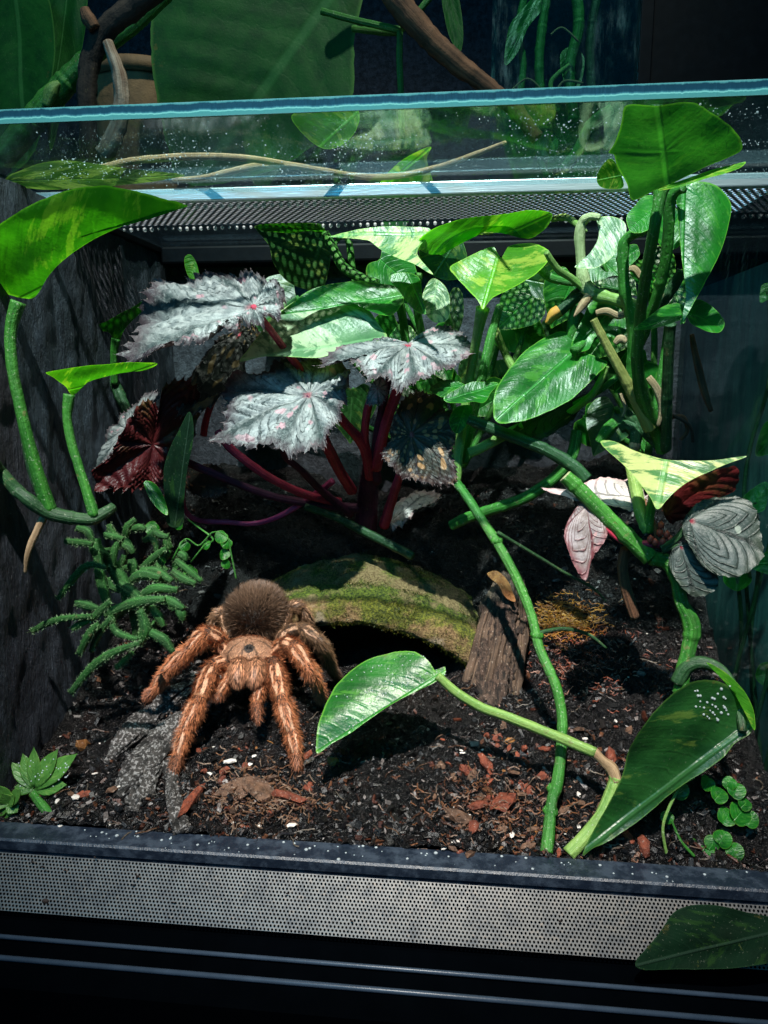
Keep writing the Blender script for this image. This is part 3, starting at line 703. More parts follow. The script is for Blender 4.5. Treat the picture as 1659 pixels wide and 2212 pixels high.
# ---------------- left pothos
A = thing('pothos_plant', 'left pothos with a long arching leaf over a small pointed leaf, rooted by left wall', 'plant', at(110, 1105, .382))
ptube('stem', [(-40, 965, .367), (0, 1020, .39), (50, 1070, .377), (110, 1108, .382), (190, 1122, .387), (225, 1108, .392), (245, 1095, .397)], [.0037, .0037, .0037, .0042, .0036, .0034, .0028], MATS['stem_dark'], A)
poly_leaf(A, [(-70, 560), (-20, 500), (60, 446), (140, 413), (210, 404), (290, 416), (350, 436), (395, 457), (340, 462), (270, 488), (200, 520), (140, 560), (100, 600), (70, 645), (45, 662), (-10, 655), (-60, 630)], (-.15, -.80, -.58), .377, (42, 655), (395, 457), 'pothos_bright', fold=.30, curl=-.04, bend=.25)
ptube('petiole', [(108, 1105, .382), (80, 1020, .379), (48, 900, .376), (26, 790, .376), (24, 710, .377), (40, 652, .378)], [.0042, .0036, .0031, .0030, .0032, .0040], MATS['stem_green'], A)
ptube('petiole', [(100, 1100, .385), (66, 1010, .384), (44, 900, .384), (30, 800, .386)], [.0022, .0022, .0018, .0012], MATS['stem_dark'], A)
poly_leaf(A, [(99, 806), (130, 797), (190, 786), (260, 782), (310, 785), (338, 791), (310, 803), (260, 808), (215, 818), (185, 832), (160, 858), (146, 860), (138, 840), (118, 822)], (.0, -.72, -.69), .392, (148, 850), (338, 791), 'pothos_bright', fold=.2, curl=-.03)
ptube('petiole', [(204, 1116, .388), (180, 1040, .389), (155, 960, .390), (145, 900, .391), (150, 852, .392)], [.0032, .0026, .0025, .0026, .0032], MATS['stem_green'], A)
ptube('root', [(98, 1112, .382), (78, 1150, .380), (60, 1195, .378), (54, 1238, .378)], [.0022, .0020, .0017, .0008], MATS['root_tan'], A, rough=.2)
B0 = thing('pothos_plant', 'small dark pothos shoot with one tilted leaf against the back left corner', 'plant', at(275, 895, .54))
ptube('stem', [(153, 636, .545), (175, 672, .543), (205, 730, .54), (240, 810, .54), (278, 900, .535), (300, 960, .53)], [.0008, .0020, .0036, .0040, .0042, .0042], MATS['stem_dark'], B0)
poly_leaf(B0, [(203, 703), (240, 685), (280, 665), (330, 640), (340, 655), (300, 680), (270, 710), (258, 735), (246, 735), (235, 718)], (.2, -.75, -.6), .53, (250, 730), (335, 645), 'pothos_green', fold=.2)
ptube('petiole', [(250, 732, .53), (246, 770, .532), (248, 830, .535)], [.0032, .0026, .0028], MATS['stem_green'], B0)

# ---------------- rex begonia
BG = thing('begonia_plant', 'rex begonia with jagged silver pink-spotted leaves on red stalks', 'plant', at(790, 1145, .58))
rex_leaf(BG, [(268, 778), (288, 730), (302, 668), (325, 640), (343, 609), (390, 605), (433, 588), (470, 592), (509, 588), (545, 596), (575, 595), (611, 628), (606, 672), (560, 696), (515, 700), (473, 712), (432, 738), (370, 745), (320, 762)], (-.12, -.66, .74), .440, (549, 664), 'begonia_silver', cup=.08, pucker=.034, nv=12)
rex_leaf(BG, [(478, 838), (503, 796), (540, 802), (600, 776), (680, 768), (752, 786), (745, 850), (728, 900), (705, 930), (692, 966), (640, 976), (580, 957), (520, 960), (452, 946), (472, 912), (488, 875)], (-.10, -.72, .68), .455, (668, 852), 'begonia_silver', cup=.12, pucker=.034, nv=12)
rex_leaf(BG, [(690, 781), (726, 748), (772, 729), (836, 725), (866, 727), (880, 737), (900, 723), (924, 709), (961, 699), (998, 713), (1023, 741), (1017, 762), (973, 778), (929, 799), (875, 817), (851, 823), (836, 806), (799, 806), (777, 788), (748, 772), (720, 780)], (.02, -.60, .80), .45, (882, 744), 'begonia_silver', cup=.18, pucker=.030, nv=11, ridge=.05)
rex_leaf(BG, [(905, 842), (927, 853), (949, 852), (963, 883), (981, 888), (980, 924), (987, 951), (976, 972), (984, 1010), (984, 1040), (949, 1044), (900, 1036), (863, 1023), (826, 982), (842, 949), (851, 900), (874, 857)], (.05, -.93, .36), .455, (888, 938), 'begonia_rust', cup=.12, pucker=.03, nv=10)
rex_leaf(BG, [(383, 892), (398, 830), (420, 790), (450, 750), (480, 725), (545, 700), (562, 735), (525, 785), (532, 830), (480, 852), (440, 884)], (.1, -.80, .6), .52, (520, 720), 'begonia_dark', cup=.12, pucker=.03, nv=10)
rex_leaf(BG, [(186, 1055), (196, 1015), (241, 982), (252, 952), (300, 872), (330, 862), (345, 880), (355, 830), (402, 814), (432, 850), (421, 930), (388, 1048), (345, 1045), (300, 1052), (250, 1046)], (.30, -.92, -.2), .47, (330, 960), 'begonia_underside', cup=-.08, pucker=.05, nv=8, label='dark red underside of a curled begonia leaf')
rex_leaf(BG, [(184, 1040), (205, 985), (235, 935), (270, 895), (305, 862), (340, 846), (322, 880), (285, 915), (254, 950), (240, 985), (215, 1003)], (-.55, -.62, .55), .475, (270, 925), 'begonia_silver', cup=.05, pucker=.03, nv=9)
rex_leaf(BG, [(398, 1040), (405, 1015), (435, 1000), (470, 1004), (490, 1025), (488, 1055), (465, 1070), (430, 1068), (405, 1058)], (0, -.7, .7), .50, (405, 1030), 'begonia_rust', cup=.15, pucker=.04, nv=8)
rex_leaf(BG, [(835, 1130), (845, 1100), (870, 1075), (905, 1062), (950, 1066), (938, 1085), (900, 1100), (880, 1125), (855, 1142)], (0, -.6, .8), .50, (842, 1128), 'begonia_pale', cup=.1, pucker=.05, nv=8, label='pale pink fallen begonia leaf')
rex_leaf(BG, [(792, 868), (800, 835), (815, 815), (832, 818), (838, 845), (825, 868), (808, 872)], (.2, -.85, .45), .455, (815, 840), 'begonia_silver', cup=.2, pucker=.04, nv=8)
for pts, r, m in [([(790, 1140, .50), (795, 1080, .50), (800, 1020, .495), (803, 985, .49)], [.0095, .0085, .0065, .0050], 'stem_purple'),
                  ([(760, 1110, .495), (700, 1065, .487), (650, 1015, .475), (612, 975, .47), (640, 900, .46), (668, 856, .455)], [.0036, .0030, .0026, .0024, .002, .0018], 'stem_purple'),
                  ([(735, 1085, .495), (660, 1068, .485), (580, 1030, .48), (500, 970, .485), (470, 930, .49)], [.0036, .0034, .0032, .0032, .003], 'stem_red'),
                  ([(760, 1060, .49), (735, 1020, .475), (705, 960, .462), (690, 920, .458), (668, 856, .455)], [.0042, .0040, .0038, .0030, .002], 'stem_red'),
                  ([(800, 1030, .49), (785, 965, .48), (738, 905, .47), (650, 800, .475), (560, 680, .442), (549, 664, .440)], [.0042, .0036, .0032, .0026, .0022, .002], 'stem_red'),
                  ([(805, 1010, .488), (788, 950, .48), (795, 880, .47), (812, 842, .455)], [.0036, .0030, .0028, .0020], 'stem_red'),
                  ([(812, 1010, .487), (830, 930, .475), (852, 860, .462), (876, 800, .453), (882, 745, .45)], [.0044, .0038, .0036, .0034, .0025], 'stem_red'),
                  ([(815, 1040, .489), (812, 960, .482), (828, 870, .47), (845, 800, .46)], [.0036, .0030, .0026, .0022], 'stem_purple'),
                  ([(830, 1135, .497), (845, 1085, .488), (862, 1030, .475), (888, 940, .457)], [.0044, .0038, .0032, .002], 'stem_red'),
                  ([(402, 1030, .50), (396, 1070, .498), (402, 1105, .497), (430, 1124, .495), (490, 1128, .493), (550, 1131, .492), (610, 1112, .492), (680, 1068, .494), (720, 1038, .497)], [.0016, .0018, .0020, .0021, .0021, .0021, .0023, .0025, .0026], 'stem_pink'),
                  ([(440, 940, .50), (450, 890, .505), (490, 800, .515), (520, 725, .52)], [.0026, .0024, .002, .002], 'stem_red'), ([(790, 1100, .497), (600, 1075, .49), (430, 1010, .48), (335, 965, .473)], [.004, .003, .003, .003], 'stem_purple')]:
    ptube('stalk', [(x, y, rex_y(y, Y)) for x, y, Y in pts], r, MATS[m], BG, rough=.12)
# hairs on the begonia crown
hv, hf = [], []
for i in range(2600):
    t_ = rng.random(); c = np.array(at(790+10*t_, 1140-150*t_, rex_y(1140-150*t_, .50-.01*t_))); a = rng.uniform(0, 6.3); r0 = .0092-.004*t_
    d = np.array([math.cos(a), math.sin(a), rng.uniform(-.2, .8)]); d /= np.linalg.norm(d); b = c+d*r0*.9; l = rng.uniform(.001, .0035)
    s = np.cross(d, [0, 0, 1]); s = s/np.linalg.norm(s)*.00011; q = len(hv); e = b+d*l+rng.normal(0, .0005, 3)
    hv += [b+s, b-s, b+np.array([0, 0, .0002]), e]; hf += [(q, q+1, q+3), (q+1, q+2, q+3), (q+2, q, q+3)]
m_plain('begonia_fuzz', (.10, .025, .06), .7, .3)
o = mesh_obj('stalk_hairs', hv, hf, MATS['begonia_fuzz'], BG, smooth=False); o['kind'] = 'stuff'

# ---------------- middle pothos (leaves at the back, below the vent)
D = thing('pothos_plant', 'middle pothos with yellow-splashed and silvery leaves crowding below the roof vent', 'plant', at(990, 1000, .52))
poly_leaf(D, [(903, 530), (927, 497), (971, 477), (1028, 464), (1092, 457), (1150, 458), (1194, 472), (1188, 492), (1160, 512), (1135, 516), (1105, 494), (1060, 484), (1010, 490), (965, 520), (940, 550), (918, 580)], (.1, -.72, -.68), .462, (918, 570), (1194, 473), 'pothos_bright', fold=.25, curl=-.05)
poly_leaf(D, [(708, 506), (746, 499), (786, 493), (839, 488), (900, 487), (930, 492), (919, 515), (903, 541), (907, 565), (938, 606), (899, 582), (863, 566), (827, 542), (794, 518), (754, 506)], (-.05, -.85, .5), .463, (920, 500), (712, 506), 'pothos_variegated', fold=.2)
poly_leaf(D, [(905, 545), (935, 520), (985, 505), (1005, 540), (1010, 590), (975, 605), (945, 600), (920, 580)], (.1, -.95, -.1), .475, (990, 515), (935, 600), 'pothos_shaded', fold=.2)
poly_leaf(D, [(974, 562), (1008, 549), (1040, 537), (1066, 534), (1075, 548), (1086, 555), (1100, 530), (1145, 515), (1182, 521), (1193, 538), (1163, 577), (1107, 616), (1064, 644), (1043, 668), (1034, 652), (1004, 610), (982, 582)], (.05, -.88, .47), .458, (1043, 668), (1080, 540), 'pothos_yellow', fold=-.25, wave=.04)
ptube('petiole', [(1043, 666, .460), (1030, 730, .470), (1014, 820, .488), (1002, 900, .49), (990, 985, .492), (984, 1045, .49)], [.0042, .0030, .0030, .0032, .0034, .0036], MATS['stem_light'], D)
poly_leaf(D, [(514, 773), (545, 742), (585, 706), (634, 678), (686, 658), (738, 650), (778, 665), (811, 690), (838, 725), (810, 735), (760, 750), (694, 773), (625, 771), (565, 765)], (-.10, -.66, .74), .498, (825, 722), (514, 773), 'pothos_silver', fold=.18, bend=-.1)
poly_leaf(D, [(601, 679), (666, 638), (746, 621), (806, 616), (855, 624), (872, 642), (863, 672), (843, 696), (811, 688), (778, 664), (730, 652), (666, 660)], (.1, -.78, .62), .50, (858, 640), (603, 679), 'pothos_green', fold=.3)
ptube('petiole', [(862, 650, .528), (872, 700, .53), (878, 760, .532), (890, 830, .535)], [.0034, .003, .003, .003], MATS['stem_green'], D)
poly_leaf(D, [(556, 487), (600, 482), (682, 482), (703, 500), (714, 549), (702, 613), (682, 630), (625, 612), (593, 570), (583, 530), (560, 500)], (.05, -.95, -.2), .56, (700, 500), (660, 628), 'pothos_shaded', fold=.2)
poly_leaf(D, [(552, 488), (600, 481), (660, 482), (690, 486), (703, 506), (670, 500), (620, 503), (575, 498)], (0, -.6, -.8), .55, (700, 500), (555, 489), 'pothos_green', fold=.1)
ptube('petiole', [(702, 503, .552), (718, 535, .55), (740, 575, .548), (775, 598, .545), (815, 614, .54)], [.003, .0034, .0036, .0036, .0034], MATS['stem_green'], D)
ptube('petiole', [(722, 545, .56), (728, 520, .56), (745, 512, .56), (755, 530, .56), (760, 570, .56), (768, 615, .56)], [.0012, .0014, .0018, .0026, .0026, .0026], MATS['stem_green'], D)
poly_leaf(D, [(842, 602), (870, 588), (905, 600), (912, 640), (920, 678), (892, 668), (862, 630)], (-.1, -.92, .3), .49, (880, 590), (918, 678), 'pothos_green', fold=.2)
poly_leaf(D, [(910, 655), (928, 606), (952, 608), (970, 640), (968, 690), (935, 694)], (.1, -.95, .2), .50, (945, 608), (930, 692), 'pothos_silver', fold=.2)
poly_leaf(D, [(970, 640), (985, 620), (1000, 640), (1000, 690), (985, 720), (968, 690)], (0, -1, .1), .55, (985, 622), (985, 718), 'pothos_shaded', fold=.2)
poly_leaf(D, [(927, 840), (949, 826), (978, 822), (1004, 831), (985, 842), (962, 860), (945, 856)], (-.1, -.7, .7), .475, (1003, 832), (928, 842), 'pothos_green', fold=.15)
poly_leaf(D, [(958, 862), (985, 842), (1017, 829), (1050, 826), (1076, 828), (1060, 850), (1045, 876), (1022, 871), (993, 874)], (.0, -.7, .71), .468, (960, 864), (1075, 829), 'pothos_green', fold=.2)
poly_leaf(D, [(985, 880), (1017, 876), (1016, 902), (1000, 928), (984, 936), (970, 910)], (.1, -.95, .0), .478, (1005, 878), (985, 935), 'pothos_green', fold=.2)
poly_leaf(D, [(1071, 907), (1068, 852), (1099, 799), (1145, 750), (1190, 725), (1220, 721), (1240, 731), (1236, 750), (1250, 764), (1296, 777), (1312, 785), (1292, 808), (1258, 842), (1220, 872), (1163, 899), (1107, 914)], (-.02, -.80, .60), .475, (1240, 757), (1071, 907), 'pothos_green', fold=.28, bend=.25, wave=.03)
ptube('petiole', [(1240, 757, .475), (1262, 740, .485), (1290, 720, .495)], [.003, .003, .003], MATS['stem_green'], D)
ptube('petiole', [(1080, 660, .53), (1060, 730, .525), (1040, 820, .52), (1015, 920, .51), (1000, 1000, .50)], [.0028, .0032, .0034, .0036, .0038], MATS['stem_green'], D)
ptube('petiole', [(1065, 700, .55), (1085, 750, .545), (1110, 800, .54)], [.0026, .0028, .003], MATS['stem_light'], D)
ptube('petiole', [(935, 615, .54), (950, 650, .54), (968, 690, .535), (970, 740, .53)], [.002, .0024, .0026, .0026], MATS['stem_green'], D)
ptube('petiole', [(905, 590, .535), (900, 660, .535), (920, 760, .53), (950, 880, .52), (968, 960, .51)], [.003, .0028, .003, .003, .003], MATS['stem_green'], D)
ptube('petiole', [(735, 800, .53), (715, 880, .525), (700, 940, .52)], [.0035, .004, .004], MATS['stem_green'], D)
poly_leaf(D, [(400, 560), (404, 590), (420, 612), (432, 600), (425, 570), (412, 550)], (0, -1, 0), .60, (425, 560), (408, 600), 'pothos_bright', fold=.2)
poly_leaf(D, [(1000, 487), (1040, 482), (1090, 484), (1085, 500), (1040, 508), (1005, 500)], (0, -.8, .6), .535, (1085, 492), (1003, 492), 'pothos_yellow', fold=.1)

# ---------------- right pothos
C = thing('pothos_plant', 'tall right pothos with bare stalks, its top leaf pressed under the roof glass', 'plant', at(1400, 950, .46))
poly_leaf(C, [(1356, 233), (1420, 230), (1492, 228), (1538, 254), (1589, 295), (1609, 324), (1606, 349), (1535, 369), (1468, 393), (1414, 414), (1369, 442), (1357, 410), (1338, 376), (1330, 348), (1318, 342), (1331, 322), (1346, 271)], (.05, -.66, -.75), .362, (1436, 357), (1420, 231), 'pothos_under', fold=-.25, curl=.0, wave=.05, label='broad heart-shaped leaf seen from below under the glass')
poly_leaf(C, [(1320, 342), (1336, 364), (1347, 402), (1320, 408), (1296, 402), (1289, 384), (1300, 358)], (-.2, -.85, -.4), .365, (1340, 380), (1292, 390), 'pothos_yellow', fold=.1)
poly_leaf(C, [(1420, 412), (1468, 391), (1535, 368), (1607, 349), (1596, 366), (1560, 380), (1510, 392), (1465, 402)], (.0, -.8, .6), .368, (1440, 405), (1606, 350), 'pothos_yellow', fold=.1)
poly_leaf(C, [(1463, 405), (1495, 391), (1549, 397), (1582, 429), (1579, 472), (1562, 532), (1522, 612), (1495, 661), (1470, 700), (1482, 639), (1474, 558), (1466, 478)], (-.12, -.95, .28), .405, (1478, 402), (1470, 698), 'pothos_green', fold=.25, bend=.4)
poly_leaf(C, [(1353, 470), (1362, 499), (1385, 503), (1412, 487), (1420, 440), (1412, 424), (1388, 428), (1370, 448)], (.0, -.8, .6), .43, (1414, 450), (1360, 495), 'pothos_green', fold=.1)
poly_leaf(C, [(1405, 470), (1440, 440), (1470, 470), (1475, 520), (1450, 540), (1425, 530)], (0, -.95, .2), .435, (1445, 535), (1430, 450), 'pothos_green', fold=.15)
poly_leaf(C, [(1369, 713), (1402, 686), (1440, 663), (1474, 662), (1482, 682), (1447, 700), (1410, 711)], (.0, -.72, .69), .41, (1480, 675), (1370, 713), 'pothos_green', fold=.2, wave=.04)
poly_leaf(C, [(1481, 663), (1508, 654), (1542, 674), (1564, 701), (1550, 723), (1519, 719), (1493, 705), (1483, 685)], (.15, -.72, .66), .412, (1484, 678), (1562, 705), 'pothos_green', fold=.2, wave=.05)
poly_leaf(C, [(1234, 744), (1258, 690), (1277, 656), (1319, 651), (1345, 678), (1354, 716), (1330, 735), (1288, 728), (1272, 755), (1250, 760)], (.0, -.88, .45), .485, (1330, 660), (1240, 752), 'pothos_green', fold=.25, wave=.05)
poly_leaf(C, [(1293, 467), (1320, 466), (1342, 480), (1348, 505), (1334, 537), (1312, 565), (1283, 580), (1245, 574), (1267, 556), (1291, 521), (1297, 491)], (.25, -.92, .25), .465, (1297, 470), (1247, 574), 'pothos_silver', fold=.3)
poly_leaf(C, [(1330, 560), (1350, 535), (1375, 530), (1380, 555), (1350, 580)], (0, -.9, .4), .48, (1375, 540), (1332, 565), 'pothos_green', fold=.2)
poly_leaf(C, [(1300, 610), (1330, 600), (1360, 615), (1350, 640), (1315, 640)], (0, -.7, .7), .50, (1355, 625), (1302, 615), 'pothos_shaded', fold=.2)
for pts, r, m in [([(1428, 405, .384), (1422, 440, .384), (1412, 500, .388), (1396, 590, .405), (1382, 690, .425), (1376, 780, .44), (1390, 860, .455), (1420, 930, .47), (1432, 975, .475)], [.0040, .0036, .0034, .0035, .0037, .0042, .0052, .0054, .0050], 'stem_green'),
                  ([(1476, 405, .404), (1450, 430, .41), (1442, 530, .42), (1428, 610, .43), (1402, 690, .445), (1384, 740, .455)], [.003, .0034, .0036, .0036, .0036, .0036], 'stem_green'),
                  ([(1412, 488, .432), (1385, 500, .437), (1358, 512, .443), (1346, 540, .446), (1350, 630, .45), (1366, 690, .455), (1368, 760, .46), (1362, 820, .465)], [.0026, .0030, .0034, .0040, .0038, .0046, .0042, .0040], 'stem_green'),
                  ([(1474, 585, .44), (1440, 640, .445), (1395, 700, .45)], [.0036, .0036, .0034], 'stem_dark'),
                  ([(1448, 700, .43), (1443, 780, .44), (1440, 880, .455), (1438, 970, .47)], [.0036, .0036, .0038, .0040], 'stem_dark'),
                  ([(1282, 690, .45), (1310, 745, .452), (1350, 820, .456), (1404, 928, .465)], [.0028, .0030, .0038, .0048], 'stem_olive'),
                  ([(1296, 470, .465), (1275, 468, .467), (1258, 480, .47), (1252, 510, .472), (1255, 560, .474), (1262, 610, .475), (1284, 640, .474)], [.0022, .0028, .0034, .0040, .0036, .0050, .0052], 'stem_pale'),
                  ([(1272, 632, .475), (1300, 640, .472), (1346, 652, .468), (1380, 660, .468)], [.0045, .0046, .0044, .0036], 'stem_light'),
                  ([(1192, 474, .50), (1225, 470, .49), (1250, 487, .48), (1268, 500, .478)], [.0020, .0026, .0022, .0008], 'stem_light'),
                  ([(1180, 545, .458), (1205, 582, .465), (1235, 602, .472), (1268, 628, .476)], [.0022, .0026, .0026, .0030], 'stem_light'),
                  ([(1158, 572, .48), (1185, 598, .48), (1220, 608, .48), (1250, 610, .478)], [.0034, .0032, .0030, .003], 'stem_green'),
                  ([(1255, 630, .485), (1228, 655, .487), (1205, 675, .488)], [.0046, .0046, .0042], 'stem_dark'),
                  ([(1245, 660, .49), (1236, 710, .492), (1228, 780, .495)], [.0046, .0044, .0042], 'stem_green'),
                  ([(1312, 790, .48), (1280, 850, .485), (1220, 900, .49), (1180, 935, .495)], [.0026, .0028, .0030, .0030], 'stem_light'),
                  ([(1350, 800, .49), (1300, 840, .49), (1240, 875, .495)], [.0024, .0026, .0026], 'stem_green'),
                  ([(1350, 890, .48), (1390, 930, .478), (1420, 960, .475)], [.0036, .0040, .0040], 'stem_dark')]:
    ptube('stalk', pts, [x*.82 for x in r], MATS[m], C, ridge=.03)
for pts, r, m in [([(1208, 672, .488), (1194, 682, .488), (1182, 700, .488)], [.0040, .0036, .0016], 'root_orange'),
                  ([(1272, 640, .472), (1258, 660, .471), (1240, 684, .470)], [.0028, .0026, .0006], 'root_tan'),
                  ([(1288, 676, .462), (1310, 672, .46), (1335, 682, .46), (1352, 676, .46)], [.0018, .0022, .0022, .0018], 'root_tan'),
                  ([(1328, 742, .462), (1340, 732, .461), (1354, 738, .46)], [.0014, .0022, .0020], 'root_tan'),
                  ([(1350, 585, .475), (1370, 580, .474), (1385, 600, .473)], [.0014, .0020, .0018], 'root_tan'),
                  ([(1400, 815, .455), (1418, 840, .455), (1430, 880, .457), (1422, 920, .46)], [.0022, .0024, .0020, .0012], 'root_tan'),
                  ([(1443, 905, .462), (1475, 900, .462), (1485, 930, .463), (1470, 950, .465)], [.0010, .0012, .0012, .0010], 'bark_brown'),
                  ([(1450, 895, .46), (1490, 920, .46), (1497, 955, .462)], [.0009, .0010, .0008], 'bark_dark'),
                  ([(1494, 722, .43), (1505, 780, .432), (1520, 840, .435), (1536, 888, .437)], [.0012, .0020, .0020, .0012], 'bark_brown'),
                  ([(1340, 850, .47), (1350, 880, .47), (1345, 900, .47)], [.0008, .0009, .0007], 'root_tan')]:
    ptube('root', pts, r, MATS[m], C, rough=.25)
rex_leaf(C, [(1110, 930), (1130, 900), (1170, 880), (1220, 870), (1262, 850), (1240, 900), (1200, 930), (1160, 950), (1130, 948)], (0, -.6, .8), .50, (1250, 860), 'begonia_dark', cup=.1, hairs=False)

def back_leaf(parent, px, py, Y, size, ang, mat, root):
    ca, sa = math.cos(ang), math.sin(ang); f = FPX/Y; L = size*f
    prof = [(0, .0), (-.10, .22), (.02, .40), (.22, .46), (.45, .40), (.70, .24), (.90, .08), (1, 0), (.90, -.08), (.70, -.24), (.45, -.40), (.22, -.46), (.02, -.40), (-.10, -.22)]
    pts = [(px+L*(a*ca-b*sa), py+L*(a*sa+b*ca)) for a, b in prof]
    poly_leaf(parent, pts, (rng.uniform(-.3, .3), -.85, rng.uniform(-.1, .5)), Y, (px, py), (px+L*ca, py+L*sa), mat, fold=rng.uniform(.1, .35), K=8, bend=rng.uniform(-.1, .3))
    ptube('petiole', [(px, py, Y+.002), (px*.6+root[0]*.4+rng.uniform(-25, 25), py*.6+root[1]*.4, Y+.008), (root[0], root[1], Y+.006)], [.0016, .0022, .0026], MATS['stem_green'], parent)
for px, py, Y, s, a, m in [(860, 700, .60, .040, 2.2, 'pothos_green'), (930, 720, .61, .045, 1.2, 'pothos_green'), (1090, 690, .60, .045, .6, 'pothos_green'), (1150, 640, .58, .040, 2.4, 'pothos_green'), (1060, 780, .62, .05, 1.9, 'pothos_shaded'), (980, 800, .61, .04, 2.8, 'pothos_green'), (1120, 600, .62, .045, .2, 'pothos_shaded'), (880, 790, .62, .045, .9, 'pothos_shaded'), (1090, 850, .60, .035, 2.6, 'pothos_green'), (820, 560, .61, .045, .7, 'pothos_green'), (640, 640, .62, .05, 2.5, 'pothos_shaded'), (760, 840, .61, .045, 1.6, 'pothos_shaded'), (560, 840, .62, .05, 2.0, 'pothos_shaded')]:
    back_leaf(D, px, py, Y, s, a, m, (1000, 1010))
for px, py, Y, s, a, m in [(1240, 600, .60, .045, 2.0, 'pothos_green'), (1300, 560, .59, .040, .8, 'pothos_green'), (1330, 690, .56, .040, 2.2, 'pothos_green'), (1390, 560, .55, .038, 1.0, 'pothos_green'), (1210, 690, .61, .045, 1.2, 'pothos_shaded'), (1300, 760, .57, .045, .9, 'pothos_shaded'), (1400, 780, .55, .035, 2.4, 'pothos_green'), (1330, 880, .55, .04, 2.0, 'pothos_shaded'), (1260, 900, .57, .04, .6, 'pothos_green'), (1450, 600, .53, .034, 1.3, 'pothos_green')]:
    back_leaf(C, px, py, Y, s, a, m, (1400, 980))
# ---------------- cut vine lengths on the soil, front trailing vine
E1 = thing('pothos_vine', 'long green trailing vine hanging over the soil down to the front trim', 'vine', at(1180, 1838, .356))
ptube('stem', [(984, 1040, .49), (1010, 1075, .48), (1045, 1130, .47), (1078, 1180, .46), (1118, 1255, .45), (1148, 1330, .44), (1165, 1400, .43), (1200, 1480, .418), (1214, 1550, .41), (1212, 1620, .40), (1204, 1690, .385), (1192, 1730, .375), (1186, 1790, .366), (1180, 1842, .3575)], [.0030, .0030, .0030, .0031, .0030, .0029, .0030, .0030, .0030, .0031, .0033, .0030, .0033, .0034], MATS['stem_green'], E1, sides=12, ridge=.02)
for px, py, Y in [(1073, 1168, .462), (1160, 1372, .434), (1197, 1705, .382), (1189, 1752, .372)]:
    c = at(px, py, Y); tube('node', [c+Vector((.0004, 0, .0022)), c, c-Vector((.0004, 0, .0022))], [.0032, .0041, .0033], MATS['stem_green'], E1, sides=12, n=4)
ptube('tendril', [(1075, 1150, .462), (1150, 1195, .47), (1225, 1240, .475), (1280, 1270, .475), (1310, 1300, .47)], [.0012, .0011, .001, .0009, .0006], MATS['stem_dark'], E1)
ptube('tendril', [(1162, 1368, .434), (1215, 1358, .44), (1270, 1370, .44), (1310, 1400, .437)], [.0014, .0012, .001, .0007], MATS['stem_dark'], E1)
F1 = thing('pothos_cutting', 'pothos cutting whose single glossy leaf points at the tarantula', 'plant', at(1235, 1840, .357))
LF1 = poly_leaf(F1, [(684, 1625), (687, 1575), (705, 1515), (733, 1467), (777, 1430), (830, 1411), (870, 1405), (902, 1411), (926, 1430), (943, 1450), (961, 1438), (960, 1455), (942, 1470), (898, 1492), (846, 1520), (797, 1554), (757, 1582), (717, 1604)], (-.08, -.72, .69), .405, (946, 1459), (684, 1625), 'pothos_green', fold=.22, bend=.25, wave=.02)
surface_drops(LF1, F1, 110, (.0002, .0005), 'water_drop', lambda x, y: True)
ptube('petiole', [(945, 1459, .410), (985, 1495, .408), (1040, 1528, .405), (1100, 1550, .40), (1200, 1590, .392), (1286, 1626, .385)], [.0024, .0028, .0028, .0028, .0029, .0030], MATS['stem_light'], F1, sides=12)
ptube('joint', [(1283, 1625, .3855), (1305, 1645, .383), (1322, 1662, .382), (1332, 1690, .379)], [.0030, .0026, .0032, .0034], MATS['root_tan'], F1, rough=.3)
ptube('stem', [(1331, 1680, .380), (1320, 1715, .377), (1300, 1760, .371), (1270, 1800, .364), (1228, 1845, .3575)], [.0036, .0036, .0036, .0037, .0038], MATS['stem_light'], F1, sides=12)
F2 = thing('pothos_plant', 'large drooping pothos leaf with water drops at the front right corner', 'plant', at(1480, 1440, .40))
LF2 = poly_leaf(F2, [(1259, 1843), (1336, 1690), (1355, 1614), (1391, 1552), (1436, 1504), (1472, 1481), (1510, 1470), (1553, 1476), (1585, 1494), (1606, 1520), (1628, 1576), (1592, 1605), (1569, 1634), (1527, 1667), (1462, 1709), (1397, 1764), (1332, 1809), (1284, 1832)], (-.10, -.90, .42), .368, (1605, 1580), (1259, 1843), 'pothos_shaded', fold=.22, bend=-.40, wave=.06)
poly_leaf(F2, [(1527, 1431), (1560, 1448), (1592, 1474), (1615, 1505), (1630, 1550), (1629, 1578), (1612, 1545), (1598, 1510), (1575, 1480), (1548, 1452)], (.2, -.9, .35), .374, (1530, 1435), (1628, 1575), 'pothos_bright', fold=.1)
ptube('petiole', [(1605, 1580, .370), (1590, 1500, .385), (1560, 1450, .395), (1520, 1432, .40), (1485, 1440, .402), (1462, 1475, .402)], [.002, .0026, .0030, .0034, .0038, .004], MATS['stem_dark'], F2)
ptube('stem', [(1405, 1205, .415), (1440, 1215, .415), (1462, 1250, .413), (1472, 1300, .41), (1494, 1350, .408), (1488, 1400, .406), (1476, 1450, .404), (1470, 1500, .402)], [.0040, .0042, .0040, .0036, .0048, .0040, .0040, .0040], MATS['stem_green'], F2, sides=12, ridge=.04)
surface_drops(LF2, F2, 36, (.0003, .0008), 'water_drop', lambda x, y: 1490 < x < 1605 and 1482 < y < 1555 and x > 1480+(y-1482)*.5)
V1 = thing('cut_vine', 'thick ribbed cut vine with a bare pale end, slanting over the pale leaf', 'vine', at(1400, 1200, .415))
ptube('stem', [(1222, 1030, .425), (1270, 1075, .423), (1330, 1135, .42), (1405, 1206, .415)], [.0042, .0044, .0046, .0050], MATS['stem_green'], V1, sides=12, ridge=.04)
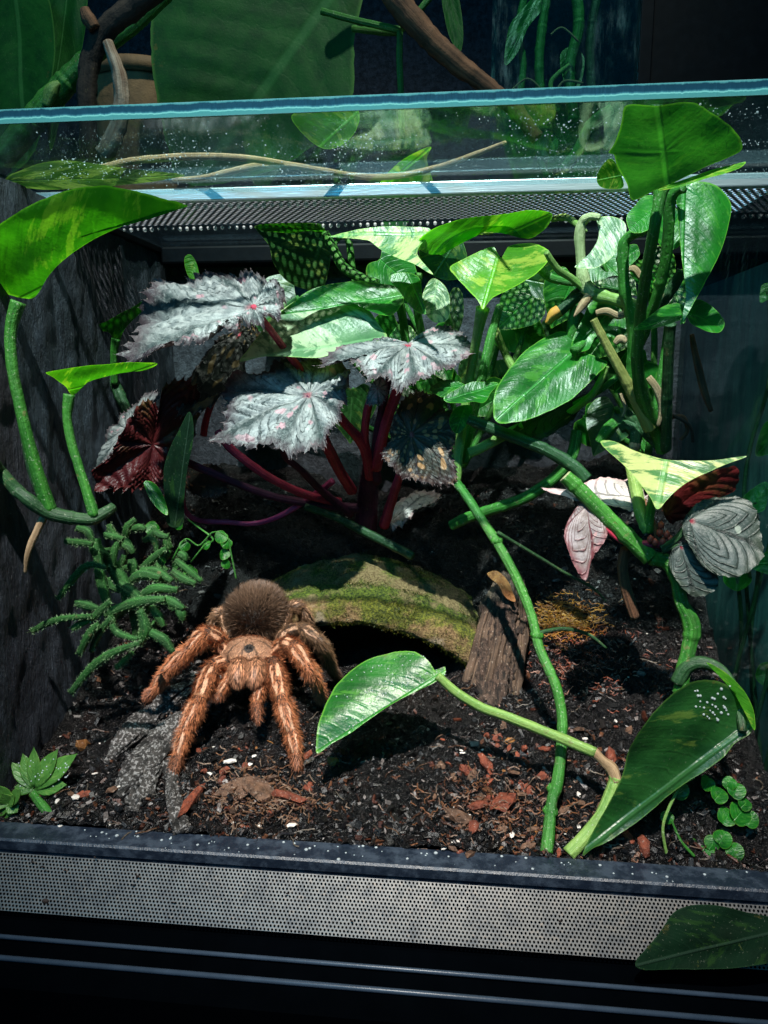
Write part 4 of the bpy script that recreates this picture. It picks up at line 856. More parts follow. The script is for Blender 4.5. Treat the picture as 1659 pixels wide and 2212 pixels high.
c0, c1 = at(1222, 1030, .425), at(1270, 1075, .423); d = (c0-c1).normalized(); tube('cut_end', [c0+d*.0002, c0+d*.0007], [.0043, .0036], MATS['stem_pale'], V1, sides=12, n=1)
V2 = thing('trailing_vine', 'dark green vine arching from the begonia to the cut vine end', 'vine', at(1265, 1035, .46))
ptube('stem', [(1012, 905, .475), (1060, 925, .473), (1120, 948, .47), (1180, 972, .467), (1235, 1005, .463), (1268, 1036, .46)], [.0036, .0036, .0038, .0038, .0042, .0040], MATS['stem_dark'], V2, sides=12)
V3 = thing('trailing_vine', 'bright green vine lying across the soil behind the trailing vine', 'vine', at(980, 1130, .50))
ptube('stem', [(975, 1135, .51), (1010, 1118, .505), (1080, 1095, .495), (1140, 1072, .49), (1200, 1030, .49), (1235, 985, .492), (1246, 930, .495)], [.0036, .0038, .0038, .0038, .0038, .0038, .0036], MATS['stem_green'], V3, sides=12)
V4 = thing('trailing_vine', 'short green vine lying over the top of the mossy pot', 'vine', at(890, 1200, .535))
ptube('stem', [(660, 1095, .56), (720, 1115, .555), (790, 1150, .55), (850, 1180, .54), (892, 1202, .532)], [.0030, .0030, .0034, .0034, .0030], MATS['stem_dark'], V4)
V5 = thing('vine_stub', 'stubby green vine piece standing in the soil left of a curled stub', 'vine', at(1300, 940, .49))
ptube('stem', [(1295, 955, .492), (1312, 930, .49), (1330, 912, .488)], [.0034, .0042, .0036], MATS['stem_green'], V5, rough=.1)
V6 = thing('vine_stub', 'curled green vine stub with a tan tip behind the leaf with painted light spots', 'vine', at(1370, 960, .48))
ptube('stem', [(1340, 925, .482), (1358, 918, .48), (1372, 935, .478), (1372, 960, .476)], [.0034, .0040, .0040, .0034], MATS['stem_dark'], V6)
ptube('tip', [(1372, 958, .476), (1370, 968, .4755), (1368, 976, .475)], [.0034, .0034, .0018], MATS['root_tan'], V6)
V7 = thing('trailing_vine', 'pale green broken stem crossing the left end of the dark vine', 'vine', at(1020, 975, .49))
ptube('stem', [(1015, 978, .488), (1050, 962, .486), (1090, 940, .484), (1130, 920, .482)], [.0036, .0034, .0034, .003], MATS['stem_light'], V7)

# ---------------- young silver begonia on the right
S = thing('begonia_plant', 'small begonia with pale, red and grey smooth leaves beside the right glass', 'plant', at(1430, 1180, .41))
rex_leaf(S, [(1171, 1047), (1220, 1052), (1273, 1038), (1319, 1030), (1360, 1034), (1395, 1064), (1399, 1084), (1372, 1096), (1311, 1092), (1258, 1081), (1215, 1067)], (.0, -.62, .78), .428, (1390, 1078), 'begonia_pale', cup=.06, pucker=.015, teeth=.01, hairs=False, nv=7)
rex_leaf(S, [(1262, 1083), (1296, 1112), (1314, 1137), (1307, 1168), (1281, 1206), (1266, 1252), (1243, 1225), (1228, 1190), (1219, 1152), (1234, 1112)], (-.05, -.93, .36), .423, (1268, 1092), 'begonia_red_silver', cup=.10, pucker=.02, teeth=.01, hairs=False, nv=7)
rex_leaf(S, [(1474, 1137), (1500, 1092), (1560, 1068), (1615, 1078), (1642, 1130), (1650, 1200), (1600, 1242), (1540, 1232), (1500, 1192)], (-.15, -.85, .5), .405, (1490, 1125), 'begonia_grey_shaded', cup=.12, pucker=.025, teeth=.015, hairs=False, nv=6)
rex_leaf(S, [(1446, 1202), (1480, 1170), (1540, 1222), (1548, 1270), (1502, 1288), (1460, 1252)], (-.1, -.92, .35), .408, (1470, 1180), 'begonia_grey_shaded', cup=.12, pucker=.03, teeth=.015, hairs=False, nv=6)
rex_leaf(S, [(1430, 1090), (1470, 1050), (1530, 1020), (1590, 1008), (1588, 1060), (1540, 1080), (1490, 1110), (1450, 1130)], (.1, -.9, -.3), .418, (1440, 1110), 'begonia_underside', cup=.05, hairs=False, teeth=.01)
for pts, r, m in [([(1430, 1180, .412), (1410, 1130, .418), (1392, 1080, .428)], [.0022, .0018, .0014], 'bark_brown'), ([(1425, 1175, .413), (1350, 1170, .418), (1300, 1130, .421), (1270, 1094, .423)], [.0024, .002, .0018, .0014], 'stem_red'),
                  ([(1430, 1185, .411), (1465, 1160, .409), (1490, 1125, .406)], [.002, .0018, .0014], 'stem_dark'), ([(1430, 1190, .411), (1455, 1180, .41), (1470, 1180, .409)], [.002, .0016, .0012], 'stem_dark'),
                  ([(1352, 1185, .43), (1345, 1225, .433), (1352, 1270, .436), (1372, 1335, .437)], [.003, .0030, .0034, .0030], 'bark_brown'), ([(1400, 1150, .416), (1385, 1110, .42), (1370, 1040, .43), (1362, 1010, .435)], [.0030, .0036, .0034, .003], 'stem_light')]:
    ptube('stalk', pts, r, MATS[m], S)
c_, s_ = [], []
for q in [(1405, 1165), (1425, 1150), (1440, 1155), (1432, 1170), (1415, 1172), (1448, 1165), (1428, 1135)]:
    c_.append(at(q[0], q[1], .411)); s_.append((.0020, .0015, .0026))
m_plain('bract_red', (.50, .07, .05), .5, .3, 300)
blobs('bud_cluster', c_, s_, MATS['bract_red'], S, kind=None)
SY = thing('pothos_leaf', 'wide pale green leaf with light spots painted as yellow blotches, folded above the small begonia', 'leaf', at(1419, 1099, .40))
poly_leaf(SY, [(1294, 975), (1319, 966), (1372, 980), (1447, 995), (1542, 1004), (1606, 1003), (1561, 1017), (1504, 1036), (1466, 1058), (1440, 1081), (1419, 1101), (1402, 1073), (1353, 1020)], (-.04, -.72, .69), .398, (1440, 990), (1419, 1101), 'pothos_variegated', fold=.2, name='blade')  # yellow blotches stand for light spots falling through the vent mesh
ptube('petiole', [(1438, 1004, .4065), (1425, 1040, .41), (1405, 1100, .415), (1400, 1150, .416)], [.002, .0024, .0026, .003], MATS['stem_green'], SY)

# ---------------- bristly stick cactus, lower left
m_plain('cactus_bristle', (.16, .30, .12), .5, .3)
RH = thing('cactus_plant', 'bristly stick cactus sprawling over the soil left of the tarantula', 'cactus', at(290, 1290, .46))
q = lambda pts: [(x*.2559, 1030.9+y*.2559) for x, y in pts]
CT = [([(550,540),(660,550),(780,565)], .0026, .43), ([(490,1025),(600,880),(740,742),(900,765)], .0024, .43), ([(800,520),(820,620),(950,760),(1050,920),(1090,1040)], .0050, .455),
      ([(650,430),(740,460),(785,560)], .0030, .44), ([(880,480),(950,500),(1040,520)], .0026, .45), ([(1000,540),(960,640),(950,760)], .0028, .45),
      ([(270,1300),(480,1205),(770,1170)], .0025, .425), ([(610,1280),(680,1240),(770,1200)], .0025, .428), ([(670,1490),(750,1330),(830,1240)], .0030, .425), ([(770,1470),(830,1330),(940,1180)], .0027, .43),
      ([(640,1060),(730,1080),(830,1110)], .0032, .435), ([(770,1195),(850,1130),(930,1050)], .0030, .43), ([(890,1160),(1080,1080),(1200,1050),(1390,1030)], .0040, .445), ([(1390,1030),(1460,1060),(1550,1110)], .0038, .45), ([(1490,1090),(1530,1150),(1540,1210)], .0036, .45),
      ([(600,1820),(780,1600),(960,1480),(1180,1400)], .0028, .415), ([(985,1610),(1050,1550),(1120,1480)], .0024, .42), ([(945,1240),(1000,1320),(1160,1370)], .0026, .425), ([(1170,1400),(1230,1290),(1180,1120)], .0042, .43), ([(1240,1295),(1380,1370),(1460,1480)], .0034, .43),
      ([(1110,690),(1120,750),(1135,830)], .0038, .465), ([(1190,790),(1320,800),(1450,880)], .0040, .465), ([(1200,770),(1300,680),(1400,600)], .0032, .47), ([(1100,880),(1200,820),(1350,850)], .0040, .46), ([(1210,1000),(1300,940),(1500,950)], .0038, .455), ([(1000,900),(1100,960),(1200,1050)], .0044, .45), ([(1280,1100),(1340,1180),(1380,1260)], .0032, .45), ([(1450,790),(1550,860),(1650,900)], .0034, .47), ([(1480,700),(1560,760),(1700,880)], .0030, .475)]
for k in range(30):                                     # the dense part behind
    x0, y0 = rng.uniform(950, 1550), rng.uniform(430, 1250); a = rng.uniform(0, 6.3); l = rng.uniform(70, 150)
    CT.append(([(x0, y0), (x0+l*.6*math.cos(a), y0+l*.6*math.sin(a)), (x0+l*1.1*math.cos(a+.3), y0+l*1.1*math.sin(a+.3))], rng.uniform(.0022, .0034), .475+rng.uniform(0, .02)))
CT += [([(1090, 1040), (1150, 1200), (1160, 1420)], .0044, .455), ([(1050, 920), (1150, 1100), (1260, 1330)], .0044, .47), ([(820, 620), (860, 900), (960, 1240)], .0038, .445)]
for pts, r, Y in CT:
    pp = [at(*a, Y-.024-.0006*i) for i, a in enumerate(q(pts))]
    V, F, UV, pos, RR, TT = tube_data(pp, [r*.62, *([r*.86]*(len(pp)-2)), r*.5], 9, 6, rough=.16)
    sg = mesh_obj('stem_segment', V, F, MATS['cactus_green'], RH, uv={'UV': UV}); hv, hf = [], []
    L = sum(np.linalg.norm(pos[i+1]-pos[i]) for i in range(len(pos)-1))
    for k in range(int(L/.00016)):
        i = rng.integers(len(pos)); tt = TT[i]; a = rng.normal(0, 1, 3); a -= tt*a.dot(tt); a /= np.linalg.norm(a); b = pos[i]+a*RR[i]*.95+tt*rng.uniform(-.0012, .0012)
        e = b+a*rng.uniform(.0006, .0017)+tt*rng.normal(0, .0005); s = np.cross(a, tt)*.00012; m = len(hv)
        hv += [b+s, b-s, b+tt*.0002, e]; hf += [(m, m+1, m+3), (m+1, m+2, m+3), (m+2, m, m+3)]
    bz = mesh_obj('bristles', hv, hf, MATS['cactus_bristle'], sg, smooth=False); bz['kind'] = 'stuff'

# ---------------- small plants
def disc_leaf(parent, c, r, n, mat, name='leaf'):
    n = Vector(n).normalized(); u = n.orthogonal().normalized(); w = n.cross(u); M, K = 20, 4; V = [Vector(c)]; R = [0]; sd = random.random()*9; a0 = random.random()*6
    UV = [(.5, .5)]; RG = [(0, 0)]
    for k in range(1, K+1):
        for i in range(M):
            a = 2*math.pi*i/M; rr = r*k/K*(1+.10*math.cos(a-a0)-.18*math.exp(-((a-3.1)/.35)**2)); V.append(Vector(c)+u*math.cos(a)*rr+w*math.sin(a)*rr+n*(r*.22*(k/K)**2*math.cos(2*a+sd)-r*.12*(k/K)**2))
            UV.append((.5+.5*k/K*math.sin(a), .5+.5*k/K*math.cos(a))); RG.append((k/K, i/M))
    F = [(0, 1+i, 1+(i+1) % M) for i in range(M)]
    for k in range(K-1):
        for i in range(M): F.append((1+k*M+i, 1+(k+1)*M+i, 1+(k+1)*M+(i+1) % M, 1+k*M+(i+1) % M))
    return mesh_obj(name, V, F, MATS[mat], parent, uv={'UV': UV, 'RING': RG})
CF = thing('creeping_plant', 'thin creeper with small round leaves hanging left above the tarantula', 'creeper', at(430, 1180, .47))
ptube('stem', [(372, 1210, .465), (400, 1165, .466), (430, 1178, .466), (460, 1150, .467), (490, 1160, .467), (500, 1200, .466), (510, 1250, .465)], [.0006]*7, MATS['stem_green'], CF, sides=6)
ptube('stem', [(405, 1122, .475), (430, 1140, .472), (460, 1165, .467), (440, 1180, .466), (412, 1215, .465)], [.0006]*5, MATS['stem_green'], CF, sides=6)
for px, py, r in [(400, 1179, .0038), (410, 1234, .0050), (445, 1176, .0034), (478, 1158, .0044), (490, 1172, .0040), (483, 1198, .0040), (488, 1216, .0036), (378, 1222, .0022), (385, 1130, .0040), (330, 1140, .0048), (345, 1210, .004)]:
    disc_leaf(CF, at(px, py, .466), r, (rng.uniform(-.5, .5), -.9, rng.uniform(0, .6)), 'pothos_green')
poly_leaf(CF, [(312, 1040), (335, 1045), (355, 1075), (362, 1112), (340, 1098), (320, 1070)], (0, -.9, .4), .465, (315, 1042), (362, 1112), 'pothos_green', fold=.15)
BL = thing('leaf_blade', 'dark strap-like leaf standing upright beside the red curled begonia leaf', 'leaf', at(375, 1130, .475))
poly_leaf(BL, [(410, 890), (418, 950), (404, 1020), (398, 1080), (396, 1132), (362, 1132), (356, 1060), (358, 1000), (384, 935)], (.05, -.98, .1), .468, (378, 1132), (411, 892), 'blade_dark', fold=.15, name='blade')
CP = thing('creeping_plant', 'low creeper with round wet leaves in the front right corner', 'creeper', at(1480, 1830, .365))
ptube('stem', [(1440, 1845, .360), (1432, 1790, .362), (1445, 1745, .366), (1470, 1700, .372), (1500, 1680, .378)], [.0009, .0008, .0008, .0007, .0006], MATS['stem_light'], CP, sides=6)
ptube('stem', [(1500, 1850, .358), (1470, 1815, .360), (1450, 1770, .363)], [.0008, .0007, .0006], MATS['stem_green'], CP, sides=6)
for px, py, r in [(1450, 1836, .0052), (1440, 1765, .0034), (1465, 1705, .0050), (1500, 1835, .0050), (1525, 1838, .0044), (1560, 1812, .0048), (1585, 1838, .0046), (1540, 1822, .004), (1600, 1755, .0062), (1570, 1765, .005), (1620, 1770, .0048), (1590, 1705, .0046), (1555, 1715, .0048), (1530, 1690, .0042), (1610, 1735, .004), (1575, 1690, .0036)]:
    disc_leaf(CP, at(px, py, .366+(1830-py)*.00008), r, (rng.uniform(-.4, .4), -.7, rng.uniform(.4, .9)), 'pothos_green')

def fleshy(parent, b, t_, w, mat, bow=.25):
    b, t_ = Vector(b), Vector(t_); L = (t_-b).length; ev = (t_-b)/L; up = Vector((0, -.75, .66)); eu = ev.cross(up).normalized(); nn = eu.cross(ev)
    V = []; UV = []; RG = []; M, S_ = 12, 14
    for i in range(S_+1):
        s = i/S_; wd = w*(math.sin(math.pi*min(1, s*.86+.10))**.8)*(1-s**6); c = b+ev*L*s-nn*L*bow*(s-.0)*(1-s)*.9
        for k in range(M):
            a = 2*math.pi*k/M; x = math.cos(a); z = math.sin(a); V.append(c+eu*wd*x+nn*(wd*.22*z+wd*.32*x*x)); UV.append((.5+.5*x, s)); RG.append((abs(x), s))
    F = [(i*M+k, i*M+(k+1) % M, (i+1)*M+(k+1) % M, (i+1)*M+k) for i in range(S_) for k in range(M)]+[tuple(range(M-1, -1, -1)), tuple(S_*M+k for k in range(M))]
    return mesh_obj('leaf', V, F, MATS[mat], parent, uv={'UV': UV, 'RING': RG})
m_pothos('succulent', (.035, .13, .02), (.10, .27, .05), (.2, .35, .08), .1, trans=.12)
SU = thing('succulent_rosette', 'green star-shaped succulent rosette with water beads at the front left', 'succulent', at(75, 1720, .375))
cc = at(74, 1703, .376)
for px, py, dy, w in [(73, 1612, .018, .0042), (126, 1617, .016, .0056), (168, 1627, .010, .0062), (145, 1695, -.004, .0052), (48, 1626, .016, .0046), (22, 1645, .010, .0042), (80, 1726, -.010, .0036), (100, 1640, .02, .004), (30, 1700, -.004, .0045)]:
    tpt = at(px, py, .376+dy*.35); fleshy(SU, cc+(tpt-cc)*.05, tpt, w, 'succulent', .18)
ptube('stem', [(72, 1715, .374), (95, 1745, .368), (126, 1778, .362)], [.0024, .0026, .0024], MATS['stem_green'], SU)
c_, s_ = [], []
for i in range(34):
    px, py = rng.uniform(40, 150), rng.uniform(1640, 1700); c_.append(at(px, py, .3715)); r = rng.uniform(.0003, .0006); s_.append((r, r, r))
blobs('water_beads', c_, s_, MATS['water_drop'], SU)
SU2 = thing('succulent_rosette', 'curled succulent rosette cut off by the left picture edge', 'succulent', at(10, 1740, .366))
cc = at(20, 1735, .364)
for px, py in [(45, 1705), (-10, 1695), (-30, 1730), (38, 1755), (10, 1770), (-20, 1765), (30, 1720), (5, 1715)]:
    tpt = at(px, py, .361); fleshy(SU2, cc, tpt, .0042, 'succulent', .4)

# ------------------------------------------------------------------ tarantula
cp = lambda x, y: (272.9+.2924*x, 1243+.2924*y)
def cpt(x, y, Y): return at(*cp(x, y), Y)
def tip(x, y): return ground(*cp(x, y), lift=.0022)
LEGS = []   # (points, radii, kind)
def leg(pts, tipxy, radii, kind):
    P = [cpt(*p) for p in pts if len(p) == 3]; t3 = tip(*tipxy); rest = [p for p in pts if len(p) == 2]
    y0 = P[-1].y; n = len(rest)+1
    for i, p in enumerate(rest): P.append(cpt(p[0], p[1], y0+(t3.y-y0)*(i+1)/n))
    P.append(t3); LEGS.append((P, radii, kind))
RL = [.0046, .0056, .0056, .0048, .0037, .0030]
leg([(755, 640, .442), (640, 672, .434), (540, 922, .416), (440, 1135), (382, 1325)], (347, 1462), RL, 'leg')
leg([(1035, 650, .441), (1095, 652, .434), (1152, 915, .417), (1222, 1150), (1255, 1305)], (1266, 1425), RL, 'leg')
leg([(735, 590, .447), (690, 480, .444), (590, 425, .440), (468, 545, .434), (305, 700), (225, 832)], (145, 910), [.0044, .0050, .0056, .0050, .0044, .0036, .0030], 'leg')
leg([(1105, 575, .447), (1170, 515, .443), (1235, 525, .440), (1338, 672, .434), (1415, 815)], (1452, 940), [.0044, .0052, .0054, .0047, .0038, .0030], 'leg')
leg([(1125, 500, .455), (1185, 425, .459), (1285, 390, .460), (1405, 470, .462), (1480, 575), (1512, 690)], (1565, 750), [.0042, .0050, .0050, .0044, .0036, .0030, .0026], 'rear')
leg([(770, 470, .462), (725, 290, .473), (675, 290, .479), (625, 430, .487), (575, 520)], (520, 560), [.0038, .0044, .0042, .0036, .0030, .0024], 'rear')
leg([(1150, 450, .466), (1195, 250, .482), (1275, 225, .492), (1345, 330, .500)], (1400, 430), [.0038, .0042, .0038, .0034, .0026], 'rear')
leg([(995, 690, .434), (1005, 785, .428), (962, 935, .421)], (972, 1085), [.0032, .0034, .0032, .0026], 'palp')
leg([(800, 700, .434), (745, 785, .430), (692, 868, .425)], (672, 960), [.0032, .0034, .0030, .0024], 'palp')
LEGS[7][0][-1] = cpt(972, 1080, .414); LEGS[8][0][-1] = cpt(675, 915, .421)
CAR, ABD = cpt(905, 560, .446), cpt(965, 275, .474)
TILT = Matrix.Rotation(math.radians(24), 3, 'X')            # nose down towards the front
ELL = [(CAR, (.0170, .0130, .0085), Matrix.Rotation(math.radians(14), 3, 'X'), 'carapace'), (ABD, (.0182, .0195, .0158), TILT, 'abdomen'), (CAR+Vector((0, .012, -.004)), (.011, .016, .008), TILT, 'under'),
       (cpt(836, 712, .4270), (.0066, .0080, .0094), Matrix.Rotation(math.radians(-18), 3, 'X'), 'chelicera'), (cpt(958, 712, .4270), (.0066, .0080, .0094), Matrix.Rotation(math.radians(-18), 3, 'X'), 'chelicera'),
       ((CAR+ABD)/2+Vector((0, 0, -.004)), (.006, .010, .005), TILT, 'under'), (cpt(905, 540, .4385), (.0021, .0016, .0015), Matrix.Identity(3), 'carapace')]
V, F = [], []
bmv, bmf = ico(4)
for c, s, R, k in ELL:
    o = len(V); V += [c+R @ Vector(v*np.array(s)) for v in bmv]; F += [tuple(o+i for i in f) for f in bmf]
for P, r, k in LEGS:
    q = []; rr = []
    for i in range(len(P)):
        q.append(P[i]); rr.append(r[i] if i < len(r) else r[-1])
    # pinch at the joints
    q2, r2 = [q[0]], [rr[0]]
    for i in range(1, len(q)):
        for f_, w in ((.12, .94), (.35, 1.10), (.7, 1.0), (.90, .90)):
            q2.append(q[i-1].lerp(q[i], f_)); r2.append((rr[i-1]*(1-f_)+rr[i]*f_)*w)
        q2.append(q[i]); r2.append(rr[i]*(.84 if i < len(q)-1 else .55))
    tv, tf, *_ = tube_data(q2, r2, 12, 2); o = len(V); V += [Vector(v) for v in tv]; F += [tuple(o+i for i in f) for f in tf]
me = bpy.data.meshes.new('tmp'); me.from_pydata([tuple(v) for v in V], [], F); tmp = bpy.data.objects.new('tmp', me); COL.objects.link(tmp)
md = tmp.modifiers.new('r', 'REMESH'); md.mode = 'VOXEL'; md.voxel_size = .00062; md2 = tmp.modifiers.new('s', 'SMOOTH'); md2.iterations = 3; md2.factor = .5
dg = bpy.context.evaluated_depsgraph_get(); ev_ = tmp.evaluated_get(dg); em = bpy.data.meshes.new_from_object(ev_)
NV = len(em.vertices); co = np.empty(NV*3, dtype=np.float32); em.vertices.foreach_get('co', co); co = co.reshape(-1, 3).astype(float)
no = np.empty(NV*3, dtype=np.float32); em.vertices.foreach_get('normal', no); no = no.reshape(-1, 3).astype(float)
bpy.data.objects.remove(tmp); bpy.data.meshes.remove(me)
# which piece every point belongs to
best = np.full(NV, 9.); cls = np.zeros(NV, int); tpar = np.zeros(NV); seg_i = np.zeros(NV, int); leg_i = np.full(NV, -1); tang = np.zeros((NV, 3))
for li, (P, r, k) in enumerate(LEGS):
    for i in range(len(P)-1):
        a, b = np.array(P[i]), np.array(P[i+1]); d = b-a; L = np.linalg.norm(d); t_ = np.clip(((co-a) @ d)/L**2, 0, 1)
        ra = r[min(i, len(r)-1)]; rb = r[min(i+1, len(r)-1)]
        ds = np.linalg.norm(co-(a+t_[:, None]*d), axis=1)-(ra+(rb-ra)*t_)
        m = ds < best; best[m] = ds[m]; cls[m] = 0; tpar[m] = t_[m]; seg_i[m] = i; leg_i[m] = li; tang[m] = d/L
for c, s, R, k in ELL:
    lc = (np.array(R.transposed()) @ (co-np.array(c)).T).T/np.array(s); ds = (np.linalg.norm(lc, axis=1)-1)*min(s)
    m = ds < best+.0004; best[m] = ds[m]; cls[m] = {'carapace': 1, 'abdomen': 2, 'under': 3, 'chelicera': 4}[k]; leg_i[m] = -1
    dd = np.array(R @ Vector((0, 1, .1))) if k == 'abdomen' else (np.array([0, -.35, -.94]) if k == 'chelicera' else np.array(R @ Vector((0, -1, 0)))); tang[m] = dd
col = np.zeros((NV, 4)); col[:, 3] = 1
def pick(mask, c): col[mask, :3] = c
pick(cls == 1, (.38, .20, .12)); pick(cls == 2, (.022, .014, .010)); pick(cls == 3, (.012, .008, .006)); pick(cls == 4, (.17, .075, .034))
lm = cls == 0; base = np.array([.125, .045, .017])
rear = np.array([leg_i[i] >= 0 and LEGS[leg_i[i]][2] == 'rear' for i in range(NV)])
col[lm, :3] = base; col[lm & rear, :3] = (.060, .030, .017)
# two pale lines along each upper leg segment, pale rings at the joints, greyer feet
up = np.array([-.1, -.55, .83]); sdv = np.cross(tang, up); sdv /= np.linalg.norm(sdv, axis=1)[:, None]+1e-9
top = np.cross(sdv, tang); ang = np.arctan2((no*sdv).sum(1), (no*top).sum(1))
last = np.array([leg_i[i] >= 0 and seg_i[i] >= len(LEGS[leg_i[i]][0])-2 for i in range(NV)])
stripe = lm & ~last & (np.abs(np.abs(ang)-.42) < .17) & (tpar > .10) & (tpar < .9)
col[stripe, :3] = np.where(rear[stripe][:, None], (.30, .17, .09), (.80, .44, .26))
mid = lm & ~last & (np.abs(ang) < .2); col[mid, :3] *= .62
joint = lm & ((tpar < .035) | (tpar > .965)); col[joint, :3] = (.03, .014, .008); joint = lm & ~last & (tpar < .95) & (tpar > .88); col[joint, :3] = (.46, .25, .13)
col[last & lm, :3] *= np.array([.72, .80, 1.0])
cx_, cy_ = co[:, 0]-CAR.x, co[:, 1]-CAR.y; radial = (cls == 1) & (np.abs(np.sin(np.arctan2(cy_, cx_)*4+.4)) < .22) & (np.hypot(cx_, cy_) > .004); col[radial, :3] *= .35
ed = np.linalg.norm(co-np.array(cpt(905, 535, .4375)), axis=1) < .0034; col[ed, :3] = (.015, .009, .007)
col[:, :3] *= (1+.35*(rng.random(NV)[:, None]-.5))
t = NT('tarantula_skin'); a = t.n('VertexColor', layer_name='Col').outputs[0]; p = t.pos()
c = t.mix(t.step(t.noise(p, 900, 4, .7), .3, .7), t.mix(1.0, a, (.5, .45, .4), 'MULTIPLY'), a)
t.done(t.bsdf(c, .6, t.bump(t.noise(p, 1400, 4, .7), .8, .0007)))
t = NT('tarantula_hair'); a = t.n('VertexColor', layer_name='Col').outputs[0]; t.done(t.bsdf(a, .45, None, Specular_IOR_Level=.4))
TA = thing('tarantula', 'hairy orange-brown tarantula facing out of the cave on the soil', 'tarantula', (CAR.x, CAR.y, CAR.z-.03))
a_ = em.color_attributes.new('Col', 'FLOAT_COLOR', 'POINT'); a_.data.foreach_set('color', col.astype(np.float32).ravel())
em.materials.clear(); em.materials.append(MATS['tarantula_skin']); em.polygons.foreach_set('use_smooth', [True]*len(em.polygons)); em.name = 'body'
bo = bpy.data.objects.new('body', em); COL.objects.link(bo); link(bo, TA)
# hair coat
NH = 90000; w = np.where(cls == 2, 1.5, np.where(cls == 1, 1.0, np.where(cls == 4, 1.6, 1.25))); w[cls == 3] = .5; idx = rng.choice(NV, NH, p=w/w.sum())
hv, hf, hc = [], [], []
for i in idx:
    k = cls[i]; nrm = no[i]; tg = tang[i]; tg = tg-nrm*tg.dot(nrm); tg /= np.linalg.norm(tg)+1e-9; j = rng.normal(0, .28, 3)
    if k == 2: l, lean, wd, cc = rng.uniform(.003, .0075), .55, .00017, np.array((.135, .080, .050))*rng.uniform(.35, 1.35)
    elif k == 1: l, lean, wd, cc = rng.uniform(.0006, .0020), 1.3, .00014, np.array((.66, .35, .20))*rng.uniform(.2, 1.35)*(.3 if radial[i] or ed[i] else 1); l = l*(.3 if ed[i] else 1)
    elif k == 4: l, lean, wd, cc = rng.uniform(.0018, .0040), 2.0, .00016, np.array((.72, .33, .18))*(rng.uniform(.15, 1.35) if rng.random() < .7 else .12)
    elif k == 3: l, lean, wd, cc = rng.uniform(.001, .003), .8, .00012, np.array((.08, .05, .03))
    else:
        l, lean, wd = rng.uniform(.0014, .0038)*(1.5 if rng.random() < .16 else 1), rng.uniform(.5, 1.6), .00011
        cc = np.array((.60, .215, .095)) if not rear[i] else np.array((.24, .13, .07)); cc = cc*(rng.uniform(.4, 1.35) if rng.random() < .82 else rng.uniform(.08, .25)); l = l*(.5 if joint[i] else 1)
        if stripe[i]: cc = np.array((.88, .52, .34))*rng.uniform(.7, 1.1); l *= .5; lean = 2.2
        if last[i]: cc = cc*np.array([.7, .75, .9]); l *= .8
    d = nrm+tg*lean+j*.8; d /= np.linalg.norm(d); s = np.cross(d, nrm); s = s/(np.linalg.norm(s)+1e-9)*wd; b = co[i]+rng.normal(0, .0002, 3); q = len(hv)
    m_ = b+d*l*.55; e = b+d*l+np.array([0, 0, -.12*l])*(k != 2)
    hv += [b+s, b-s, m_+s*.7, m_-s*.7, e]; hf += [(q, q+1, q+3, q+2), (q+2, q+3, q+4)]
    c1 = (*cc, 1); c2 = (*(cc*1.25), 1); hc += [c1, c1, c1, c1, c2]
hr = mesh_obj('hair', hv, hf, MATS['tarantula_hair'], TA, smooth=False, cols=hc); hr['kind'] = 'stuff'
t = NT('eye_black'); t.done(t.bsdf((.004, .003, .003), .12))
eye_c = cpt(905, 533, .4368)
for dx, dz, r in [(-.0007, 0, .00050), (.0007, 0, .00050), (-.0016, -.0003, .00036), (.0016, -.0003, .00036), (-.0011, .0007, .0003), (.0011, .0007, .0003)]:
    blobs('eye', [eye_c+Vector((dx, 0, dz))], [(r, r, r)], MATS['eye_black'], TA, kind=None)

# ------------------------------------------------------------------ bark and fibre on the floor
def gp(px, py, lift): p = ground(px, py); return Vector((p.x, p.y, p.z+lift))
LG = thing('cork_bark', 'grey speckled cork bark pieces under the tarantula\'s left legs', 'bark', ground(340, 1590))
LG['label'] = 'grey speckled forked cork bark under the tarantula legs at left'
def bark(name, pts, rad, mat, parent, sides=44, n=16, amp=.35, seed=0.0, flat=.75):
    c = np.array(catmull([list(p)+[r] for p, r in zip(pts, rad)], n)); V = []; F = []; m = len(c); L = 0
    T = np.gradient(c[:, :3], axis=0); T /= np.linalg.norm(T, axis=1)[:, None]
    for i in range(m):
        if i: L += np.linalg.norm(c[i, :3]-c[i-1, :3])
        s = np.cross(T[i], [0, 0, 1.]); s /= np.linalg.norm(s); u = np.cross(s, T[i])
        for k in range(sides):
            a = 2*math.pi*k/sides; x, y = math.cos(a), math.sin(a)
            d = .55*mnoise.noise(Vector((x*1.3+seed, y*1.3, L*55)))+.45*mnoise.noise(Vector((x*3.6+seed, y*3.6, L*38)))+.30*mnoise.noise(Vector((x*8+seed, y*8, L*300)))+.16*mnoise.noise(Vector((x*17, y*17+seed, L*900)))
            r = c[i, 3]*(1+amp*d*1.8); V.append(c[i, :3]+s*x*r+u*y*r*flat)
    for i in range(m-1):
        for k in range(sides): k2 = (k+1) % sides; F.append((i*sides+k, i*sides+k2, (i+1)*sides+k2, (i+1)*sides+k))
    F.append(tuple(range(sides-1, -1, -1))); F.append(tuple((m-1)*sides+k for k in range(sides)))
    return mesh_obj(name, V, F, MATS[mat], parent)
